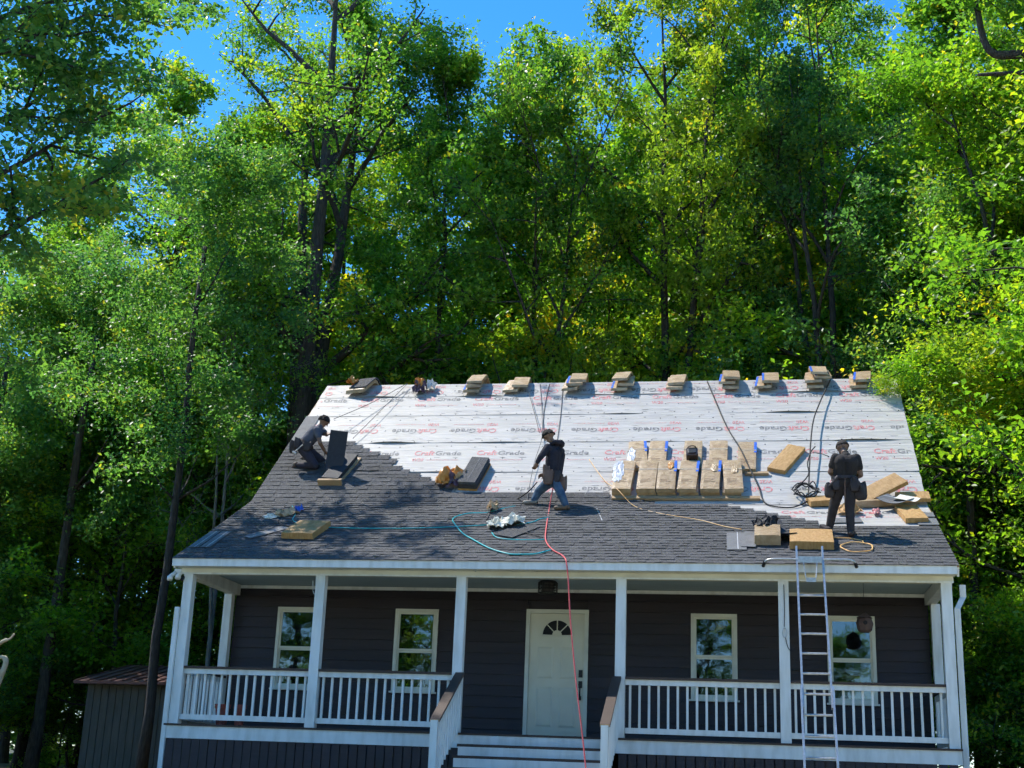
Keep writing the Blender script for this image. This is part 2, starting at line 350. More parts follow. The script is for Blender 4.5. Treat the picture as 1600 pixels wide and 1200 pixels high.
# --- door
def door():
    d = empty('door', ((DX0+DX1)/2, YW, DECK), house)
    hw = (DX1-DX0)/2; H = DZ1-DECK; t = 0.065
    f = MB(); f.b2((-hw, -0.05, 0), (-hw+t, 0.05, H)); f.b2((hw-t, -0.05, 0), (hw, 0.05, H)); f.b2((-hw+t, -0.047, H-t), (hw-t, 0.05, H)); f.build('frame', 'trim', d)
    s = MB(); s.b2((-hw+t+.004, -0.012, 0.01), (hw-t-.004, 0.03, H-t-.004)); 
    slab = s.build('slab', 'door', d)
    # raised panels
    for cx in (-0.19, 0.19):
        for (z0, z1) in ((0.22, 0.86), (1.0, 1.52)):
            p = MB(); a = 0.135
            o4 = [(cx-a, -0.013, z0), (cx+a, -0.013, z0), (cx+a, -0.013, z1), (cx-a, -0.013, z1)]
            i4 = [(cx-a+.03, -0.024, z0+.03), (cx+a-.03, -0.024, z0+.03), (cx+a-.03, -0.024, z1-.03), (cx-a+.03, -0.024, z1-.03)]
            p.add(o4+i4, [(4, 5, 6, 7), (0, 1, 5, 4), (1, 2, 6, 5), (2, 3, 7, 6), (3, 0, 4, 7)]); p.build('panel', 'door', d)
    # fan light
    cz = 2.665-DECK; r0, r1 = 0.065, 0.245
    ring = MB(); n = 20
    def arc(r, y, a0=0, a1=math.pi, k=n): return [(r*math.cos(a0+(a1-a0)*i/k)+0.0, y, cz+r*math.sin(a0+(a1-a0)*i/k)) for i in range(k+1)]
    A = arc(r1, -0.035); B = arc(r1+0.03, -0.035); C_ = arc(r1, -0.012); D_ = arc(r1+0.03, -0.012)
    ring.add(A+B+C_+D_, [(i, i+1, n+1+i+1, n+1+i) for i in range(n)]+[(i, 2*(n+1)+i, 2*(n+1)+i+1, i+1) for i in range(n)]+[(n+1+i, n+2+i, 3*(n+1)+i+1, 3*(n+1)+i) for i in range(n)])
    ring.b2((-r1-0.03, -0.035, cz-0.025), (r1+0.03, -0.012, cz))
    A = arc(r0, -0.034); B = arc(r0+0.016, -0.034)
    ring.add(A+B, [(i, i+1, n+1+i+1, n+1+i) for i in range(n)])
    for a in (45, 90, 135):
        c, s_ = math.cos(R(a)), math.sin(R(a)); w = 0.008
        p = [(r0*c-w*s_, -0.033, cz+r0*s_+w*c), (r0*c+w*s_, -0.033, cz+r0*s_-w*c), (r1*c+w*s_, -0.033, cz+r1*s_-w*c), (r1*c-w*s_, -0.033, cz+r1*s_+w*c)]
        q = [(v[0], -0.0125, v[2]) for v in p]; ring.hexa(p, q)
    ring.build('fanlight_frame', 'door', d)
    for a0, a1 in ((2, 44), (46, 89), (91, 134), (136, 178)):
        g = MB(); k = 8; A = arc(r0+.014, -0.0165, R(a0), R(a1), k); B = arc(r1, -0.0165, R(a0), R(a1), k)
        g.add(A+B, [(i, i+1, k+1+i+1, k+1+i) for i in range(k)]); g.build('pane', MAT['interior_glass'] if 'interior_glass' in MAT else 'interior', d)  # opaque panes coloured dark for the unlit room behind
    # lock and handle
    lk = MB(); cx = 0.41
    for (z0, z1, w) in ((1.03, 1.15, 0.032), (0.86, 0.97, 0.03)):
        lk.b2((cx-w, -0.03, z0), (cx+w, -0.0125, z1))
    lk.tube([(cx, -0.03, 1.09), (cx, -0.05, 1.09)], 0.022, 10)
    lk.tube(spline([(cx, -0.03, 0.90), (cx, -0.085, 0.87), (cx, -0.085, 0.74), (cx, -0.03, 0.70)], 5), 0.012, 8)
    lk.b2((cx-0.018, -0.03, 0.66), (cx+0.018, -0.0125, 0.73)); lk.build('handle', 'black', d)
door()

# --- porch: deck, columns, beam, ceiling, fascia
mb = MB(); mb.b2((-5.95, 0.22, DECK-0.22), (5.95, 0.26, DECK-0.03)); mb.build('rim_joist', 'white', house)
for i in range(17):
    y = 0.2+i*0.1395; q = MB(); q.b2((-5.96, y, DECK-0.03), (5.96, y+0.134, DECK)); q.build('deck_board', 'brown_board', house)
COLX = [-5.84, -3.625, -1.352, 1.127, 3.537, 5.865]
for x in COLX:
    q = MB(); w = 0.072
    q.b2((x-w, 0.28, DECK), (x+w, 0.28+2*w, 3.295))
    c = q.build('column', 'white', house)
    t = MB()
    t.b2((x-w-0.004, 0.262, DECK), (x+w+0.004, 0.2795, 3.293)); t.build('column_casing', 'white', c)
for x in (-5.93, 5.95):
    q = MB(); q.b2((x-0.07, 2.22, DECK), (x+0.07, 2.36, 3.25)); q.build('wall_post', 'white', house)
q = MB(); q.b2((-5.97, 0.27, 3.295), (5.97, 0.45, 3.44)); q.build('beam', 'trim', house)  # cream tint puts warm bounce light into the white beam's colour
q = MB(); q.b2((-5.97, 0.255, 3.285), (5.97, 0.2695, 3.312)); q.build('beam_moulding', 'white', house)
for x in (-5.86, 5.9):
    q = MB(); q.b2((x-0.09, 0.452, 3.25), (x+0.07, 2.42, 3.435)); q.build('side_beam', 'white', house)
q = MB(); q.b2((-5.97, 0.0, 3.445), (5.97, YW+0.05, 3.47)); q.build('ceiling', 'ceiling', house)
for i in range(1, 18):
    q = MB(); y = 0.46+i*0.11; q.b2((-5.75, y, 3.438), (5.8, y+0.1, 3.4445)); q.build('ceiling_plank', 'ceiling', house)
q = MB(); q.b2((XL+.01, -0.012, 3.372), (XR-.04, 0.018, 3.494)); q.build('fascia', 'white', house)
q = MB(); q.b2((XL+.01, 0.019, 3.378), (XR-.04, 0.268, 3.392)); q.build('soffit', 'trim', house)
# rake boards
for sx, x in ((-1, XL), (1, XR)):
    q = MB()
    for (s0, s1) in ((0.0, L1), (L1, LT)):
        t, n = fr((s0+s1)/2); base = P0 if s0 == 0 else P1; ln = s1-s0
        a = base+Vector((x-sx*0.035, 0, 0)); dx = Vector((sx*0.03, 0, 0))
        lo = -0.17
        q0 = [a+n*lo, a+t*ln+n*lo, a+t*ln-n*0.012, a-n*0.012]
        q.hexa(q0, [v+dx for v in q0])
    q.build('rake_board', 'white', house)
# side walls above the porch (closing the gable of the porch roof)
for sx in (-1, 1):
    q = MB(); x = sx*5.88
    q.add([(x, 0.45, 3.47), (x, YW, 3.47), (x, YW, 4.6), (x, 0.6, EZ+0.16)], [(0, 1, 2, 3)]); q.build('gable_panel', 'siding', house)

# --- railings
RT = 1.83
def railing(x0, x1):
    r = empty('railing', ((x0+x1)/2, 0.35, DECK), house); hx = (x1-x0)/2; zt = RT-DECK
    q = MB(); q.b2((-hx, -0.045, zt-0.11), (hx, -0.005, zt-0.03)); q.build('top_rail', 'white', r)
    q = MB(); q.b2((-hx, -0.075, zt-0.029), (hx, 0.075, zt+0.008)); q.build('cap_board', 'brown_board', r)
    q = MB(); q.b2((-hx, -0.04, 0.07), (hx, 0.0, 0.15)); q.build('bottom_rail', 'white', r)
    n = max(1, int(round((x1-x0)/0.137)))
    me = None
    for i in range(n):
        if me is None:
            b = MB(); b.b2((-0.017, -0.038+0.035, 0.09), (0.017, 0.034, zt-0.04)); me = b.mesh('baluster', 'white')
        link('baluster', me, r, (-hx+(i+0.5)*(2*hx/n), 0, 0))
bays = [(COLX[0]+.078, COLX[1]-.078), (COLX[1]+.078, COLX[2]-.078), (COLX[3]+.078, COLX[4]-.078), (COLX[4]+.078, COLX[5]-.078)]
for a, b in bays: railing(a, b)
def side_railing(x):
    r = empty('railing', (x, 1.3, DECK), house); zt = RT-DECK
    q = MB(); q.b2((-0.02, -0.86, zt-0.11), (0.02, 0.9, zt-0.03)); q.build('top_rail', 'white', r)
    q = MB(); q.b2((-0.07, -0.86, zt-0.029), (0.07, 0.9, zt+0.008)); q.build('cap_board', 'brown_board', r)
    q = MB(); q.b2((-0.02, -0.86, 0.07), (0.02, 0.9, 0.15)); q.build('bottom_rail', 'white', r)
    b = MB(); b.b2((-0.017, -0.017, 0.09), (0.017, 0.017, zt-0.04)); me = b.mesh('baluster', 'white')
    for i in range(12): link('baluster', me, r, (0.045, -0.78+i*0.14, 0))
side_railing(-5.88); side_railing(5.88)
# stairs down to the lawn with sloping handrails
for i in range(5):
    zt = DECK-0.17*(i+1); y1 = 0.2-0.28*i
    q = MB(); q.b2((-1.22, y1-0.29, zt-0.04), (0.98, y1, zt)); q.build('stair_tread', 'brown_board', house)
    q = MB(); q.b2((-1.2, y1-0.02, zt), (0.96, y1-0.004, zt+0.13)); q.build('stair_riser', 'white', house)
for x in (-1.30, 1.08):
    a = Vector((x, 0.26, 1.80)); e = Vector((x, -1.25, 1.03))
    r = empty('stair_railing', (0, 0, 0), house)
    def sl(off0, off1, w, m, nm, xx=0):
        q = MB(); q0 = [a+Vector((xx-w, 0, off0)), a+Vector((xx+w, 0, off0)), e+Vector((xx+w, 0, off0)), e+Vector((xx-w, 0, off0))]
        q.hexa(q0, [v+Vector((0, 0, off1-off0)) for v in q0]); q.build(nm, m, r)
    sl(0.0, 0.038, 0.07, 'brown_board', 'cap_board'); sl(-0.10, -0.002, 0.02, 'white', 'top_rail'); sl(-0.80, -0.72, 0.02, 'white', 'bottom_rail')
    for i in range(10):
        p = a.lerp(e, (i+0.6)/10.5); q = MB(); q.b2((x+0.021, p.y-0.017, p.z-0.78), (x+0.055, p.y+0.017, p.z-0.02)); q.build('baluster', 'white', r)
    q = MB(); q.b2((x-0.05, -1.3, -0.3), (x+0.05, -1.2, 1.05)); q.build('newel_post', 'white', r)
    q = MB(); q.b2((x-0.069, -1.256, 1.032), (x+0.069, -1.2505, 1.064)); q.build('cut_end', 'timber', r)
# skirt boards under the deck
for i in range(84):
    x = -5.9+i*0.1405
    if -1.3 < x < 1.05: continue
    q = MB(); q.b2((x, 0.23, -0.05), (x+0.125, 0.245, DECK-0.21)); q.build('skirt_board', 'siding', house)

# --- downspouts
def downspout(pts, w):
    q = MB(); pts = [Vector(p) for p in pts]
    for i in range(len(pts)-1):
        a, b = pts[i], pts[i+1]
        ux, uy = Vector((w, 0, 0)), Vector((0, w*0.7, 0))
        q0 = [a-ux-uy, a+ux-uy, a+ux+uy, a-ux+uy]; q.hexa(q0, [v+(b-a) for v in q0])
    return q.build('downspout', 'white', house)
downspout([(6.13, 0.55, 3.30), (6.13, 0.55, 3.12), (6.02, 0.42, 2.93), (6.02, 0.40, 0.1)], 0.042)
downspout([(-5.955, 0.23, 2.75), (-5.955, 0.23, 0.1)], 0.036)

# --- roof: sheathing and shingles
q = MB()
th = 0.12
for (s0, s1) in ((0.0, L1), (L1, LT)):
    t, n = fr((s0+s1)/2); a = P0 if s0 == 0 else P1
    c = [a+Vector((XL+.004, 0, 0)), a+Vector((XR-.004, 0, 0)), a+t*(s1-s0)+Vector((XR-.004, 0, 0)), a+t*(s1-s0)+Vector((XL+.004, 0, 0))]
    q.hexa([v-Vector((0, 0, 0.10)) if s0 else v-n*0.03 for v in c], [v-n*0.006 for v in c])
tb, nb = Vector((0, -T2.y, T2.z)), Vector((0, -N2.y, N2.z))
c = [P2+Vector((XL+.004, 0.002, 0)), P2+Vector((XR-.004, 0.002, 0)), P2-tb*6.3+Vector((XR-.004, 0, 0)), P2-tb*6.3+Vector((XL+.004, 0, 0))]
q.hexa([v-nb*0.1 for v in c], [v-nb*0.006 for v in c])
roof = q.build('roof', 'sheath', house)

rng = random.Random(5)
E_SH = 0.1465
def shingle_mesh(w, seed):
    r = random.Random(seed); q = MB(); x = 0.0
    lo = True
    while x < w-0.001:
        ww = min(r.uniform(0.10, 0.24), w-x)
        if w-x-ww < 0.06: ww = w-x
        h = r.uniform(0.013, 0.017) if not lo else r.uniform(0.0065, 0.009); lo = not lo
        a, b = x+0.0012, x+ww-0.0012
        e = -r.uniform(0, 0.006)
        q0 = [(a, e, 0.0), (b, e, 0.0), (b, E_SH+0.05, 0.0), (a, E_SH+0.05, 0.0)]
        q1 = [(a, e, h), (b, e, h), (b, E_SH+0.05, 0.001), (a, E_SH+0.05, 0.001)]
        q.hexa(q0, q1); x += ww
    return q.mesh('shingle', 'shingle')
SHM = {}
def get_sh(w, i):
    key = (round(w, 2), i % 7)
    if key not in SHM: SHM[key] = shingle_mesh(key[0], hash(key) % 10000 if False else int(key[0]*100)*13+key[1])
    return SHM[key]
# right-hand limit of each course on the upper slope (steps) and the upper limit of the courses on the right
STEP = [(3.80, 0.60), (3.95, -2.30), (4.07, -2.46), (4.23, -2.64), (4.40, -2.80), (4.55, -3.02), (4.71, -3.27), (4.86, -3.45), (5.02, -3.62), (5.17, -3.79), (5.33, -4.04), (5.47, -4.29), (5.61, -4.46), (5.78, -4.65)]
RSTEP = [(2.07, 6.03), (2.32, 4.15), (2.47, 3.95), (2.63, 3.72), (2.75, 3.52), (2.92, 3.33), (3.04, 3.12), (3.17, 2.9), (3.30, 2.68), (3.49, 1.42), (3.62, 1.23), (3.80, 0.60)]
def xlimit(stop):
    if stop <= 2.07+0.03: return XR-0.005
    if stop <= 3.80+0.02:
        for s, x in RSTEP[1:]:
            if stop <= s+0.075: return x
    for s, x in STEP:
        if stop <= s+0.08: return x
    return None
rows = []
s = -0.03; k = 0
while True:
    lim = xlimit(s+E_SH)
    if lim is None: break
    x = XL+0.004 - [0.0, 0.42, 0.17, 0.64, 0.29][k % 5]
    while x < lim-0.03:
        a, b = max(x, XL+0.004), min(x+1.0, lim)
        x += 1.0
        if b-a < 0.05: continue
        rows.append((s, a, b-a, k))
    s += E_SH; k += 1
def sh_lift(s): return float(np.interp(s, [1.3, 2.0, 3.4], [0.002, 0.013, 0.034]))
rows_sorted = sorted(rows, key=lambda r: (-r[0], r[1]))
near = rows_sorted[:290]; rest = rows_sorted[290:]
for i, (s, a, w, k) in enumerate(near):
    o = link('shingle', get_sh(w, i*5+k), roof)
    sm = s if (s+E_SH*0.5 < L1) else max(s, L1+0.001)
    o.matrix_world = RM(a, sm, sh_lift(s)+rng.uniform(0, .0015))
if rest:
    vs, fs = [], []
    for i, (s, a, w, k) in enumerate(rest):
        me = get_sh(w, i*5+k); m = RM(a, s, sh_lift(s)+0.001); b = len(vs)
        vs += [tuple(m @ v.co) for v in me.vertices]; fs += [tuple(j+b for j in p.vertices) for p in me.polygons]
    me = bpy.data.meshes.new('eave_shingles'); me.from_pydata(vs, [], fs); me.materials.append(MAT['shingle'])
    o = link('eave_shingles', me, roof); o['kind'] = 'stuff'
# starter strips running up the rakes
def strip(x0, x1, s0, s1, name='starter_strip', m='membrane', h=0.012, par=None):
    q = MB(); t, n = fr((s0+s1)/2)
    c = [RP(x0, s0, h), RP(x1, s0, h), RP(x1, s1, h), RP(x0, s1, h)]
    q.hexa([v-n*0.006 for v in c], c); return q.build(name, m, par or roof)
s = 5.85
while s < 7.0: strip(XL+0.0, XL+0.30, s, min(s+0.6, 7.05)-0.006, h=0.030); s += 0.6
s = 2.0
while s < 2.85: strip(XR-0.32, XR-0.0, s+0.1, min(s+0.5, 2.87)-0.006, h=0.030); s += 0.5

# --- synthetic underlayment strips with their printing
STRIPS = [(2.0, 3.46, 1, 1.25, XR-0.02), (3.40, 4.72, 2, XL+0.02, XR-0.01), (4.62, 5.92, 3, XL+0.03, XR-0.005), (5.82, 7.10, 4, XL+0.01, XR-0.015), (7.03, 8.02, 5, XL+0.03, XR-0.01), (7.93, LT+0.02, 6, XL+0.015, XR-0.02)]
def felt_h(x, s, k, s0):
    n1_ = mnoise.noise(Vector((x*0.55+k*9.3, s*5.0, k*3.1)))
    n2_ = mnoise.noise(Vector((x*1.3+s*0.8+k*5, s*11.0-x*0.6, k*7.7)))
    d = s-s0
    edge = max(0.0, mnoise.noise(Vector((x*0.8+k*17, k*1.7, 0.5)))-0.05)
    lift = (0.085 if k > 2 else 0.0)*edge*math.exp(-d/0.05)
    if k == 1: return 0.005+0.002*n1_+0.0015*n2_
    return 0.010+0.0022*k*0.5 + 0.0075*max(-0.2, n1_)+0.004*n2_+lift+0.004*math.exp(-d/0.03)
for (s0, s1, k, x0, x1) in STRIPS:
    nx = 170; ns = 26
    vs, fs = [], []
    for j in range(ns+1):
        s = s0+(s1-s0)*(j/ns)**1.25
        for i in range(nx+1):
            x = x0+(x1-x0)*i/nx
            xx = x + (0.012*mnoise.noise(Vector((s*4, k*3, 1))) if i in (0, nx) else 0)
            vs.append(tuple(RP(xx, s + (0.006*mnoise.noise(Vector((x*2, k, 4))) if j == 0 else 0), felt_h(x, s, k, s0))))
    w = nx+1
    for j in range(ns):
        for i in range(nx): fs.append((j*w+i, j*w+i+1, (j+1)*w+i+1, (j+1)*w+i))
    # turned-down lower edge gives the sheet a visible thickness
    b = len(vs)
    for i in range(nx+1):
        p = Vector(vs[i]); t, n = fr(s0+0.01); vs.append(tuple(p-n*0.004+t*0.004))
    for i in range(nx): fs.append((i, b+i, b+i+1, i+1))
    me = bpy.data.meshes.new('underlayment_strip'); me.from_pydata(vs, [], fs); me.materials.append(MAT['felt'])
    me.polygons.foreach_set('use_smooth', [True]*len(me.polygons))
    o = link('underlayment_strip', me, house)
    STRIPS_OBJ = globals().setdefault('STRIPS_OBJ', {}); STRIPS_OBJ[k] = (o, s0)
for (s0, s1, k, x0, x1) in STRIPS:
    if k == 1: continue
    q = MB(); rg = random.Random(k*31)
    for row in (0.05, 0.42, 0.80):
        x = x0+rg.uniform(0.05, 0.3)
        while x < x1-0.1:
            sn = s0+row*(s1-s0 if row > 0.1 else 1)+rg.uniform(-.03, .03)
            if sn < s1-0.03:
                c = RP(x, sn, felt_h(x, sn, k, s0)+0.003); t, n = fr(sn); ex = Vector((1, 0, 0))
                ring = [c+(ex*math.cos(a)+t*math.sin(a))*0.013 for a in [i*math.pi/3 for i in range(6)]]
                q.add(ring+[v*1.0+n*0.004 for v in ring], [(6, 7, 8, 9, 10, 11)]+[(i, (i+1) % 6, 6+(i+1) % 6, 6+i) for i in range(6)])
            x += rg.uniform(0.25, 0.5)
    q.build('cap_nail', 'greyrope', STRIPS_OBJ[k][0])['kind'] = 'stuff'
# back slope sheet
q = MB(); c = [P2+Vector((XL+.02, 0.0, 0.012)), P2+Vector((XR-.02, 0.0, 0.012)), P2-tb*6.25+nb*0.012+Vector((XR-.02, 0, 0)), P2-tb*6.25+nb*0.012+Vector((XL+.02, 0, 0))]
q.add(c, [(3, 2, 1, 0)]); q.build('rear_underlayment', 'felt', house)

def text_mesh(body, size, bold):
    cu = bpy.data.curves.new('txt', 'FONT'); cu.body = body; cu.size = size; cu.offset = bold; cu.resolution_u = 2
    ob = bpy.data.objects.new('txt', cu); COL.objects.link(ob)
    dg = bpy.context.evaluated_depsgraph_get(); me = bpy.data.meshes.new_from_object(ob.evaluated_get(dg))
    v = np.array([tuple(p.co) for p in me.vertices]); f = [tuple(p.vertices) for p in me.polygons]
    bpy.data.objects.remove(ob); bpy.data.curves.remove(cu); bpy.data.meshes.remove(me)
    return v, f
def _fit(v, x0, w, h):
    v = v.copy(); mn = v.min(0); mx = v.max(0)
    v[:, 0] = x0+(v[:, 0]-mn[0])/(mx[0]-mn[0])*w; v[:, 1] = (v[:, 1])/(mx[1])*h; return v
tC, fC = text_mesh('Craft', 1, 0.022); tG, fG = text_mesh('Grade', 1, 0.022); tW, fW = text_mesh('W20', 1, 0.02)
tS, fS = text_mesh('Synthetic Roofing Underlayment', 1, 0.0)
PR_V = [(_fit(tC, 0, 0.40, 0.185), fC, 0), (_fit(tG, 0.415, 0.52, 0.175), fG, 1), (_fit(tW, 0.0, 0.235, 0.115)+np.array([0, -0.245, 0]), fW, 0), (_fit(tS, 0.30, 0.62, 0.04)+np.array([0, -0.215, 0]), fS, 0)]
prng = random.Random(3)
def lettering(k, sb, x, rot):
    o, s0 = STRIPS_OBJ[k]; q = MB()
    ext = [st for st in STRIPS if st[2] == k][0]
    for (v, f, mi) in PR_V:
        X = v[:, 0]; Y = v[:, 1]
        if rot: X = 0.935-X; Y = -Y
        vs = []; ok = True
        for a, b in zip(X, Y):
            xx, ss = x+a, sb+b
            vs.append((xx, ss))
        P = [RP(a, b, felt_h(a, b, k, s0)+0.0045) for a, b in vs]
        ff = [fc for fc in f if all(ext[3]+0.05 < vs[i][0] < ext[4]-0.05 and ext[0]+.01 < vs[i][1] < ext[1] for i in fc)]
        if ff: q.add(P, ff, mi)
    for i in range(9):     # printed guide dashes
        pass
    if q.f: q.build('lettering', ['red_print', 'black_print'], o)['kind'] = 'stuff'
for (k, sb, xs, per, rot) in ((5, 7.72, 2.36, 1.235, False), (4, 6.42, 3.26, 1.215, True), (3, 5.31, 4.07, 1.235, False), (2, 4.06, 2.53, 1.225, True), (1, 2.84, 2.36, 1.22, False), (6, 8.22, 1.9, 1.23, True)):
    n0 = -8
    for i in range(n0, 6):
        x = xs+per*i
        if -7 < x < 6: lettering(k, sb, x, rot)
for (s0, s1, k, x0, x1) in STRIPS:      # short printed nailing marks along the sheet edges
    o, sx = STRIPS_OBJ[k]; q = MB(); 
    for off in (0.10, 0.17, s1-s0-0.16, (s1-s0)*0.5-0.07 if k % 2 else (s1-s0)*0.5+0.05):
        x = x0+prng.uniform(0.1, 0.5)
        while x < x1-0.3:
            ln = prng.uniform(0.05, 0.14)
            if prng.random() < 0.5 and s0+off+0.02 < s1:
                pts = [(x, s0+off), (x+ln, s0+off), (x+ln, s0+off+0.012), (x, s0+off+0.012)]
                q.add([RP(a, b, felt_h(a, b, k, sx)+0.004) for a, b in pts], [(0, 1, 2, 3)])
            x += prng.uniform(0.25, 0.6)
    if q.f: q.build('nailing_mark', 'black_print', o)['kind'] = 'stuff'

# --- porch fittings: caged lamp and floodlight camera are fixed to the house
lamp = empty('porch_lamp', (-0.19, 1.55, 3.438)); tag(lamp, 'black caged drum lamp on the porch ceiling before the door', 'lamp')
q = MB(); q.tube([(0, 0, 0), (0, 0, -0.03)], [0.13, 0.15], 20); q.build('canopy', 'black', lamp)
q = MB(); q.tube([(0, 0, -0.03), (0, 0, -0.19)], 0.10, 20); q.build('shade', M('smoky_lamp_glass', (0.10, 0.09, 0.085), None, rough=0.25), lamp)
q = MB()
for zz in (-0.035, -0.085, -0.135, -0.2):
    q.tube([(0.155*math.cos(a), 0.155*math.sin(a), zz) for a in [2*math.pi*i/24 for i in range(25)]], 0.009, 5, caps=False)
for i in range(10):
    a = 2*math.pi*i/10; q.tube([(0.155*math.cos(a), 0.155*math.sin(a), -0.03), (0.155*math.cos(a), 0.155*math.sin(a), -0.2)], 0.007, 5)
q.build('cage', 'black', lamp)

fl = empty('security_light', (-6.04, 0.30, 3.33)); tag(fl, 'white twin head security light under the left roof corner', 'light')
q = MB(); q.b2((-0.06, -0.02, -0.03), (0.10, 0.06, 0.04)); q.build('base', 'white', fl)
for dx, tip in ((-0.05, (-0.09, -0.10, -0.15)), (0.06, (0.04, -0.09, -0.13))):
    q = MB(); q.tube(spline([(dx, -0.01, -0.02), (dx, -0.05, -0.05), (tip[0], tip[1]+0.03, tip[2]+0.06), tip], 4), [0.028]*5+[0.034]*4+[0.045]*4, 10); q.build('lamp_head', 'white', fl, smooth=True)
q = MB(); q.tube([(0.115, -0.03, -0.09), (0.10, -0.06, -0.15)], 0.028, 10); q.build('sensor', 'black', fl)

bh = empty('birdhouse', (4.765, 1.2, 2.79)); tag(bh, 'small brown round birdhouse hanging in front of the right window', 'birdhouse')
q = MB(); n = 8
q.tube([(0, 0, -0.13), (0, 0, -0.10), (0, 0, 0.0), (0, 0, 0.07), (0, 0, 0.13)], [0.07, 0.105, 0.13, 0.11, 0.04], 8); q.build('body', 'birdhouse', bh)
q = MB(); q.tube([(0, 0, 0.085), (0, 0, 0.17)], [0.125, 0.015], 8); q.build('cap', 'birdhouse', bh)
q = MB(); q.tube([(0.0, -0.112, 0.005), (0.0, -0.128, 0.005)], 0.032, 12); q.build('entrance_hole', 'interior', bh)  # dark plug coloured as the shade inside the hole
q = MB(); q.tube([(0, 0, 0.16), (0, 0, 0.655)], 0.004, 5); q.build('wire', 'rope', bh)

lan = empty('rope_lanyard', (3.545, 0.25, 2.55)); tag(lan, 'short black cord with metal snap hook hanging on a porch column', 'lanyard')
q = MB(); q.tube(spline([(0.0, 0, 0.68), (0.004, 0, 0.35), (-0.005, 0, 0.06)]), 0.006, 6); q.build('cord', 'rope', lan)
q = MB(); q.tube([(0.03*math.cos(a), 0, -0.03+0.07*math.sin(a)) for a in [2*math.pi*i/16 for i in range(17)]], 0.007, 6, caps=False); q.build('snap_hook', 'alu', lan)
q = MB(); q.tube(spline([(0.01, 0, -0.1), (0.03, 0, -0.2), (0.06, 0, -0.27), (0.10, 0, -0.30), (0.085, 0, -0.22)]), 0.006, 6); q.build('tail', 'rope', lan)
wr = MB(); wr.tube(spline([(0, 0, 0.16), (0.01, -0.01, 0.05), (0.03, -0.02, -0.03), (0.055, -0.01, -0.05), (0.075, 0, 0.0)]), 0.005, 6)
o = wr.build('wire_hook', 'white', None, loc=(-3.77, 0.33, 3.05)); tag(o, 'thin white wire hook beside the second porch column', 'hook')

# two red planters and a seat behind the railing
for i, (x, w) in enumerate(((-5.42, 0.2), (-5.12, 0.16))):
    q = MB(); q.tube([(0, 0, 0), (0, 0, 0.30), (0, 0, 0.30), (0, 0, 0.36)], [w*0.4, w*0.58, w*0.66, w*0.66], 14)
    o = q.build('flower_pot', 'brick_red', None, loc=(x, 1.2, DECK)); tag(o, ['larger', 'smaller'][i]+' red clay pot behind the left porch railing', 'pot', 'red pots on the porch')

# ================================================================== LADDER
lad = empty('ladder', (3.72, -1.55, -0.1)); tag(lad, 'aluminium extension ladder with stand-off arms leaning on the eave', 'ladder')
LT_, LB_ = Vector((3.915, -0.05, 3.74)), Vector((3.95, -1.55, -0.08))
ldir = (LT_-LB_).normalized(); lnrm = Vector((0, -ldir.z, ldir.y)).normalized()
def lp(u, v, w=0): return LT_+ldir*(-v)+Vector((u, 0, 0))+lnrm*w - Vector(lad.location)
LL = (LT_-LB_).length
def bar(q, a, b, ux, uy):
    q0 = [a-ux-uy, a+ux-uy, a+ux+uy, a-ux+uy]; q.hexa(q0, [v+(b-a) for v in q0])
UX = Vector((0.014, 0, 0)); UY = lnrm*0.034
for sx in (-1, 1):
    q = MB(); bar(q, lp(sx*0.185, 0), lp(sx*0.195, LL*0.62), UX, UY); q.build('fly_rail', 'alu', lad)
    q = MB(); bar(q, lp(sx*0.212, 2.25, 0.05), lp(sx*0.215, LL, 0.05), UX, UY); q.build('base_rail', 'alu', lad)
nr = int(LL/0.305)
for i in range(nr):
    v = 0.20+i*0.305
    if i == 1: continue
    q = MB(); q.tube([lp(-0.19, v, 0.0), lp(0.19, v, 0.0)], 0.017, 8); q.build('rung', 'alu', lad)
q = MB(); q.b2((-0.17, -0.03, -0.045), (0.17, 0.03, 0.045)); o = q.build('stand_off_plate', 'alu', lad); o.location = lp(0, 0.24, 0.04)
q = MB()
c0 = lp(0, 0.24, 0.0)
for sx in (-1, 1):
    q.tube(spline([c0+Vector((sx*0.12, -0.02, 0.02)), c0+Vector((sx*0.45, 0.0, 0.03)), c0+Vector((sx*0.60, 0.03, 0.02)), c0+Vector((sx*0.655, 0.10, -0.02))], 6), 0.017, 8)
q.build('stand_off_arm', 'alu', lad, smooth=True)
for sx in (-1, 1):
    q = MB(); q.tube([c0+Vector((sx*0.645, 0.07, 0.0)), c0+Vector((sx*0.67, 0.13, -0.06))], 0.026, 8); q.build('rubber_foot', 'black', lad)
q = MB()
for sx in (-1, 1): q.tube([lp(sx*0.10, 0.26, 0.05), lp(sx*0.07, 0.55, 0.05)], 0.008, 6)
q.b2(tuple(lp(-0.07, 0.62, 0.06)), tuple(lp(0.07, 0.54, 0.03))); q.build('bracket', 'alu', lad)

